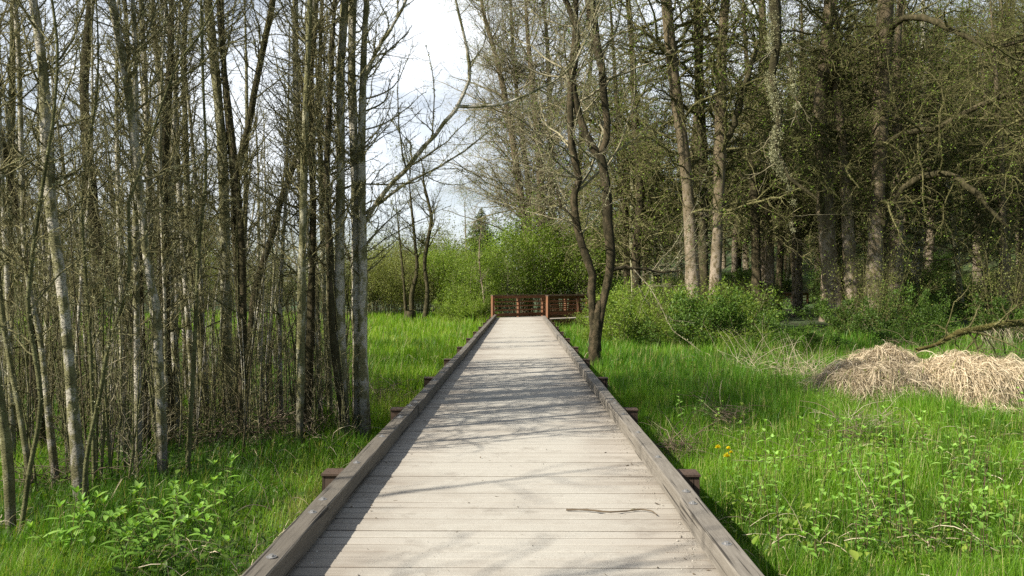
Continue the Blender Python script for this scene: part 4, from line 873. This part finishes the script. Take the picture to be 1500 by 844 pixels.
brush('pale broken reeds standing out of the grass near the wide mound', 1170, 560, .8, 120, 'straw', .3, rise=.9, Lr=(.4, 1.2))
brush('long pale dead stalks leaning over the grass before the undergrowth', 1110, 545, .9, 60, 'straw', .2, rise=1.2, Lr=(.6, 1.5))
brush('small pile of grey dead stems in the grass below the wide mound', 1240, 655, .40, 70, 'litter', .25)
brush('tangle of reddish dead branches around the fallen log', 1450, 548, 1.1, 90, 'litter', .9, rise=.5, Lr=(.4, 1.3))
brush('thin dead branches sticking up behind the ragged heap of dead grass', 1330, 545, .7, 50, 'litter', .8, rise=.8, Lr=(.4, 1.1))
brush('brown rotten stems lying low in the middle of the grass', 1150, 695, .40, 70, 'litter', .15, rise=.1)
brush('straw coloured dead stalks sticking up before the large mound', 1255, 640, .5, 60, 'straw', .25, rise=.8)
brush('dead brown bracken at the foot of the tight clump of trunks', 562, 607, .5, 110, 'litter', .4)
brush('fallen sticks lying between the stems of the grove', 330, 655, .8, 120, 'litter', .25, rise=.15)
brush('heap of fallen branches deep in the grove by the crooked trunk', 170, 590, 1.3, 170, 'litter', .5, rise=.2, Lr=(.5, 1.8))
brush('dry stems heaped around the dark post-like trunk', 250, 630, .9, 130, 'litter', .35, rise=.4)
brush('dead stalks by the foot of the pale birch-like trunk', 90, 730, .5, 70, 'litter', .25, rise=.5)
brush('dead stalks heaped beneath the clear white trunk', 430, 650, .8, 150, 'litter', .4, rise=.5)

# ------------------------------------------------------------------ herbs, stems with paired leaves, dandelions
def blade_leaves(mb, p, d, L, W, var, droop=.35):
    """lance-shaped leaf: two rows of quads either side of a sagging midrib"""
    K = len(p); side = nrm(np.cross(d, [0, 0, 1.]) + 1e-6); up = nrm(np.cross(side, d)); s = np.array([0, .25, .55, .8, 1.]); wd = np.array([.05, .8, 1., .55, .02])
    mid = p[:, None] + d[:, None]*(L[:, None]*s)[..., None] - np.array([0, 0, 1.])*(droop*L[:, None]*s**2)[..., None]
    e1 = mid + side[:, None]*(W[:, None]*wd*.5)[..., None] + up[:, None]*(W[:, None]*wd*.14)[..., None]; e2 = mid - side[:, None]*(W[:, None]*wd*.5)[..., None] + up[:, None]*(W[:, None]*wd*.14)[..., None]
    v = np.stack([e1, mid, e2], 2).reshape(-1, 3); i = np.arange(4)*3
    q = np.concatenate([np.stack([i, i+1, i+4, i+3], 1), np.stack([i+1, i+2, i+5, i+4], 1)])
    mb.add(v, (q[None] + (np.arange(K)*15)[:, None, None]).reshape(-1, 4), np.repeat(var, 15), True)
def herb(name, label, cat, group, x, y, nst, Hh, ll, spread, lm='herb', sm='stem', gap=.075, thick=.004, lw=.30, z0=None):
    root = thing(name, label, cat, (x, y, G(x, y)), rng.uniform(0, 6.28), group); sb = MB(); lb = MB()
    for k in range(nst):
        a = rng.uniform(0, 6.28); h = Hh*rng.uniform(.65, 1.1); le = rng.uniform(.1, 1)*spread; b = np.array([rng.normal(0, spread*.3), rng.normal(0, spread*.3), -.03])
        q = resample([b, b+[math.cos(a)*le*.3, math.sin(a)*le*.3, h*.5], b+[math.cos(a)*le, math.sin(a)*le, h]], 12); q[1:, :2] += np.cumsum(rng.normal(0, .004, (11, 2)), 0)
        tubes(sb, q, np.linspace(thick, thick*.4, 12), 5, .5)
        n = max(3, int(h*.8/gap)); t = np.linspace(.22, 1, n)
        for j, tt in enumerate(t):
            o = np.array([np.interp(tt*11, np.arange(12), q[:, c]) for c in range(3)]); az = j*1.57 + rng.normal(0, .3) + a
            m = 2 if j < n-1 else 5
            aa = az + np.arange(m)*2*np.pi/m; el = rng.normal(.35 if j < n-1 else .9, .2, m)
            d = np.stack([np.cos(aa)*np.cos(el), np.sin(aa)*np.cos(el), np.sin(el)], 1); L = ll*rng.uniform(.6, 1.15, m)*(.55 + .6*math.sin(math.pi*min(tt*.9, 1)))
            blade_leaves(lb, np.repeat(o[None], m, 0), d, L, L*lw, np.clip(rng.normal(.45 + .25*tt, .15, m), 0, 1), rng.uniform(.15, .5))
    sb.build('stems', M[sm], root); lb.build('leaves', M[lm], root); return root
def gp(px, py): Y = 2.15*F/(py-HY); return CX+(px-VX)/F*Y, Y
hl = [(95, 830, 'leafy herb with long pale leaves in the grass, next to the stout dark stem'), (150, 805, 'leafy herb growing before the pale birch-like trunk'), (205, 815, 'tall leafy herb in the middle of the herb patch left of the boardwalk'), (262, 790, 'leafy herb nearest to the thin bare whip in the grass'),
      (300, 815, 'wide leafy herb on the boardwalk side of the herb patch'), (330, 760, 'small leafy herb at the back of the herb patch'), (180, 850, 'leafy herb cut by the lower edge of the photo'), (245, 845, 'leafy herb at the lower edge of the photo beside the tall one')]
for px, py, lab in hl:
    x, y = gp(px, py); herb('leafy_herb', lab, 'plant', 'leafy herbs in the grass before the grove', x, y, int(rng.integers(5, 8)), rng.uniform(.36, .58), .14, .24)
sl = [(1312, 800, 1.25, 'tall dark red stem with a few leaves, straight, before the wide mound'), (1140, 835, .8, 'reddish stem with paired leaves in the shade edge beside the kerb'), (1090, 700, .75, 'thin leafy stem just past the dandelions'), (1215, 780, .8, 'leafy stem leaning slightly in the middle of the near grass'),
      (1255, 830, .9, 'leafy branching stem in the near grass below the tall red stem'), (1380, 790, .9, 'leafy stem right of the tall red stem'), (1440, 770, 1.0, 'bushy leafy stem below the large mound'), (1480, 840, .8, 'dark leafy stem in the corner of the grass'), (1420, 850, .7, 'pale leafy stem at the lower corner of the grass'),
      (1170, 720, .75, 'leafy stem above the rotten brown stems'), (1060, 600, .7, 'yellow green sprig rising behind the dark heap of dead stems'), (1020, 575, .75, 'yellow green sprig in the long grass by the boardwalk'), (985, 590, .5, 'little yellow green sprig close to the boardwalk side'), (1295, 720, .8, 'leafy stem between the dead stalks and the tall red stem'),
      (1350, 700, .7, 'leafy stem growing right in front of the wide mound'), (1490, 720, .9, 'leafy stem before the low mound at the edge of view'), (1110, 770, .55, 'short leafy plant along the shaded strip by the kerb'), (1330, 850, .7, 'short leafy plant at the bottom of the near grass'), (1230, 700, .6, 'short leafy plant in front of the small grey pile'),
      (1410, 690, .7, 'leafy stem growing in front of the large mound'), (1190, 850, .6, 'short plant at the bottom of the grass near the kerb'), (1270, 760, .7, 'leafy sprig just left of the tall red stem')]
for px, py, h, lab in sl:
    x, y = gp(px, py); herb('tall_herb', lab, 'plant', 'leafy stems in the sunny grass', x, y, int(rng.integers(2, 5)) if h > .65 else 5, h, .085, .18 if h > .65 else .22, 'leaf_bright' if py < 640 else 'herb', 'redstem', .085, .004, .42)
hp = [herb('tall_herb', 'x', 'plant', 'many leafy stems in the sunny grass', -40, 12+k, 4, (.75, .55, .9, .45)[k], .085, .22, ('herb', 'leaf_bright', 'herb', 'leaf_bright')[k], 'redstem', .08, .004, .42) for k in range(4)]
hu = [True]*4; hs = []
for _ in range(3000):
    if len(hs) >= 44: break
    py = rng.uniform(560, 900); px = rng.uniform(930, 1640); x, y = gp(px, py)
    if x < HW + .35 + .25*rng.random() or (px < 1000 and py > 640): continue
    if all((x-a)**2 + (y-b)**2 > .10 for a, b in hs) and vn(x*.8, y*.8, 61) > .46: hs.append((x, y))
for x, y in hs: put(hp, hu, int(rng.integers(4)), (x, y, G(x, y)), rng.uniform(0, 6.28), rng.uniform(.6, 1.2), 'leafy stem among the many leafy stems of the sunny grass right of the boardwalk')
for k, (px, py, lab) in enumerate(((1051, 655, 'yellow dandelion flower standing highest of the little group'), (1066, 656, 'small half hidden yellow dandelion on the far side of the group'), (1064, 668, 'largest yellow dandelion flower, lowest of the group'), (1070, 662, 'tiny yellow dandelion touching the largest one'))):
    Y = 9.6 - .12*k; p = P(px, py, Y); g = G(p[0], Y); root = thing('dandelion', lab, 'flower', (p[0], Y, g), 0, 'dandelions in the grass'); h = p[2]-g
    s = MB(); tubes(s, resample([[0, 0, 0], [.01, 0, h*.5], [0, 0, h]], 6), np.full(6, .003), 5); s.build('stem', M['stem'], root)
    fl = MB(); n = 90; a = rng.uniform(0, 6.28, n); el = rng.uniform(.05, 1.4, n); d = np.stack([np.cos(a)*np.cos(el), np.sin(a)*np.cos(el), np.sin(el)], 1); L = rng.uniform(.026, .036, n)*(1.3, .9, 1.5, .8)[k]
    quads(fl, np.repeat([[0, 0, h]], n, 0), d, nrm(np.cross(d, [0, 0, 1.])+1e-6), L, np.full(n, .011), rng.random(n)); fl.build('flower_head', M['yellow'], root)

# ------------------------------------------------------------------ grass
def grass(name, label, n, pr, yr, hr, m, ok, wid=.0042, lean=.35, segs=3, dens=None, pale=.09):
    Y = np.exp(rng.uniform(math.log(yr[0]), math.log(yr[1]), n)); px = rng.uniform(*pr, n); x = CX + (px-VX)/F*Y
    k = ok(x, Y)
    if dens is not None: k &= rng.random(n) < dens(x, Y)
    x, Y = x[k], Y[k]; n = len(x)
    tx, ty = np.round(x*5 + rng.normal(0, .28, n)), np.round(Y*5 + rng.normal(0, .28, n)); mixk = rng.random(n) < .4     # gather into tufts
    x = np.where(mixk, tx/5 + rng.normal(0, .03, n), x); Y = np.where(mixk, ty/5 + rng.normal(0, .03, n), Y)
    k = ok(x, Y); x, Y = x[k], Y[k]; n = len(x)
    hn = .35 + .75*vn(x*.9, Y*.9, 12) + .75*vn(x*2.6, Y*2.6, 13)**1.5
    L = rng.uniform(*hr, n)*hn*(1 - .5*(1 - sst(HW, HW+.9, np.abs(x)))*(Y < 40)); wd = wid*np.maximum(1, Y/7.5)*rng.uniform(.7, 1.3, n)
    a = rng.uniform(0, 6.28, n) + 1.5*(vn(x*1.3, Y*1.3, 14)-.5); le = np.abs(rng.normal(0, lean, n)) + .05
    dirh = np.stack([np.cos(a), np.sin(a)], 1); sdv = np.stack([-np.sin(a + rng.normal(0, .7, n)), np.cos(a)], 1); sdv /= np.linalg.norm(sdv, axis=1, keepdims=True)
    s = np.linspace(0, 1, segs+1); base = np.stack([x, Y, gz(x, Y)-.02], 1)
    rows = []
    for t in s:
        c = base.copy(); c[:, :2] += dirh*(L*le*t*t)[:, None]; c[:, 2] += L*(t - .38*np.minimum(le, 1.1)*t*t)
        if t < 1:
            wv = (wd*(1 - .55*t*t)*.5)[:, None]*sdv; l = c.copy(); r_ = c.copy(); l[:, :2] -= wv; r_[:, :2] += wv; rows += [l, r_]
        else: rows.append(c)
    nv = len(rows); v = np.stack(rows, 1).reshape(-1, 3); o = (np.arange(n)*nv)[:, None]
    q = np.concatenate([o + np.array([[2*i, 2*i+1, 2*i+3, 2*i+2]]) for i in range(segs-1)]); t3 = o + np.array([[nv-3, nv-2, nv-1]])
    var = np.clip(rng.normal(.42, .14, n) + .75*(vn(x*.55, Y*.55, 15)-.5) + .4*(vn(x*2.5, Y*2.5, 16)-.5), 0, .97); var[rng.random(n) < pale] = 1
    mb = MB(); mb.add2(v, q, t3, np.repeat(var, nv), True); setp(mb.build(name, M[m]), label, 'grass', kind='stuff')
mnd = [(CX+(px-VX)/F*y, y, r) for px, y, r in ((1425, 14.8, .72), (1288, 14.9, .66), (1292, 16.6, .5), (1520, 15.6, .5))]
def clear(x, y):
    k = (np.abs(x) > HW + .02) | (y > 45); k &= ~((x - y > -46) & (x - y < -40) & (y > 41) & (x > -2))
    for a, b, r in mnd: k &= (x-a)**2 + (y-b)**2 > r*r
    return k
grass('near_grass', 'short lush grass growing between the grove and the boardwalk', 150000, (-260, 720), (3.2, 13), (.11, .36), 'grass', lambda x, y: clear(x, y) & (x < 0), .0040, .45,
      dens=lambda x, y: np.clip(1.15 - .75*sst(7.5, 10.5, y - .25*x*0)*(x < -2.4), .12, 1)*np.clip(.35 + 1.1*vn(x*.8, y*.8, 41), 0, 1))
grass('grove_grass', 'thin grass on the shaded floor of the grove', 60000, (-220, 540), (9.5, 32), (.12, .38), 'grass', lambda x, y: clear(x, y) & (x < -2.3), .0042, .4, 2, dens=lambda x, y: .25 + .75*(vn(x*.5, y*.5, 42) > .5))
grass('meadow_grass', 'bright green grass of the open meadow left of the boardwalk', 120000, (-100, 735), (11, 56), (.28, .55), 'meadow', lambda x, y: clear(x, y) & (x < -1) & (y > 24 + 4*(x < -4) - 12*(x > -3.0)*1 - 6*(x > -6)), .0046, .35, 2)
grass('field_grass', 'long sunlit grass of the wet field right of the boardwalk', 230000, (790, 1800), (3.2, 15), (.10, .38), 'meadow', lambda x, y: clear(x, y) & (x > 0), .0046, .38,
      dens=lambda x, y: np.clip(.45 + 1.0*vn(x*.9, y*.9, 43), 0, 1))
grass('tall_grass', 'taller green grass in front of the wood and undergrowth', 130000, (790, 1750), (12, 41), (.25, .55), 'grass', lambda x, y: clear(x, y) & (x > 0) & (y < np.where(x < 6, 41, 30 + .1*x)), .0048, .32, 2)
n_ = 5200
def field_litter():
    mb = MB(); Y = np.exp(rng.uniform(math.log(3.6), math.log(24), n_)); px = rng.uniform(-150, 1700, n_); x = CX+(px-VX)/F*Y; k = (np.abs(x) > HW+.1); x, Y = x[k], Y[k]; k = vn(x*.9, Y*.9, 51) > .42; x, Y = x[k], Y[k]; n = len(x)
    strands(mb, np.stack([x, Y, gz(x, Y)+rng.uniform(0, .2, n)], 1), rdirs(n, .5, .5), rng.uniform(.2, .7, n), n, rng.uniform(.003, .007, n)*np.maximum(1, Y/9), drop=.9, wob=.18)
    setp(mb.build('dead_grass_litter', M['straw']), 'pale dead blades scattered through the green grass', 'dead grass', kind='stuff')
field_litter()

def ground_weeds(n, pr, yr, ok, lm, name, label):
    mb = MB(); Y = np.exp(rng.uniform(math.log(yr[0]), math.log(yr[1]), n)); px = rng.uniform(*pr, n); x = CX+(px-VX)/F*Y
    k = ok(x, Y) & (vn(x*1.1, Y*1.1, 71) + .35*vn(x*4, Y*4, 72) > .62); x, Y = x[k], Y[k]; k = len(x); m = 5
    x = np.repeat(x, m) + rng.normal(0, .035, k*m); Y = np.repeat(Y, m) + rng.normal(0, .035, k*m); ok2 = clear(x, Y); x, Y = x[ok2], Y[ok2]; k = len(x)
    p = np.stack([x, Y, gz(x, Y) + rng.uniform(.03, .26, k)], 1); L = rng.uniform(.02, .10, k)**1.0*rng.uniform(.5, 1.2, k)*np.maximum(1, Y/10)
    blade_leaves(mb, p, rdirs(k, .35, .6), L, L*rng.uniform(.35, .6, k), rng.beta(2, 2, k), .3); setp(mb.build(name, M[lm]), label, 'weeds', kind='stuff')
ground_weeds(2400, (800, 1750), (3.4, 22), lambda x, y: clear(x, y) & (x > HW + .25), 'leaf_bright', 'field_weeds', 'broad leaved weeds mixed into the sunlit grass')
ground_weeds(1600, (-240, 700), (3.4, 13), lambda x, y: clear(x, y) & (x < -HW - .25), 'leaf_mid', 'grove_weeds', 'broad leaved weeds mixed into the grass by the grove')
def deck_litter():
    mb = MB(); n = 420; y = 3.3 + 26*rng.random(n)**1.5; x = rng.uniform(-1.18, 1.18, n); e = rng.random(n) < .55; x[e] = np.sign(x[e])*(1.19 - np.abs(rng.normal(0, .1, e.sum())))
    p = np.stack([x, y, np.full(n, .008)], 1); d = rdirs(n, .05, .12); L = rng.uniform(.006, .04, n); quads(mb, p, d, nrm(np.cross(d, [0, 0, 1.])), L, L*rng.uniform(.12, .6, n), rng.random(n)*.7, .2)
    setp(mb.build('leaf_litter', M['litter']), 'bits of bark and dead leaf lying on the boardwalk planks', 'litter', kind='stuff')
deck_litter()
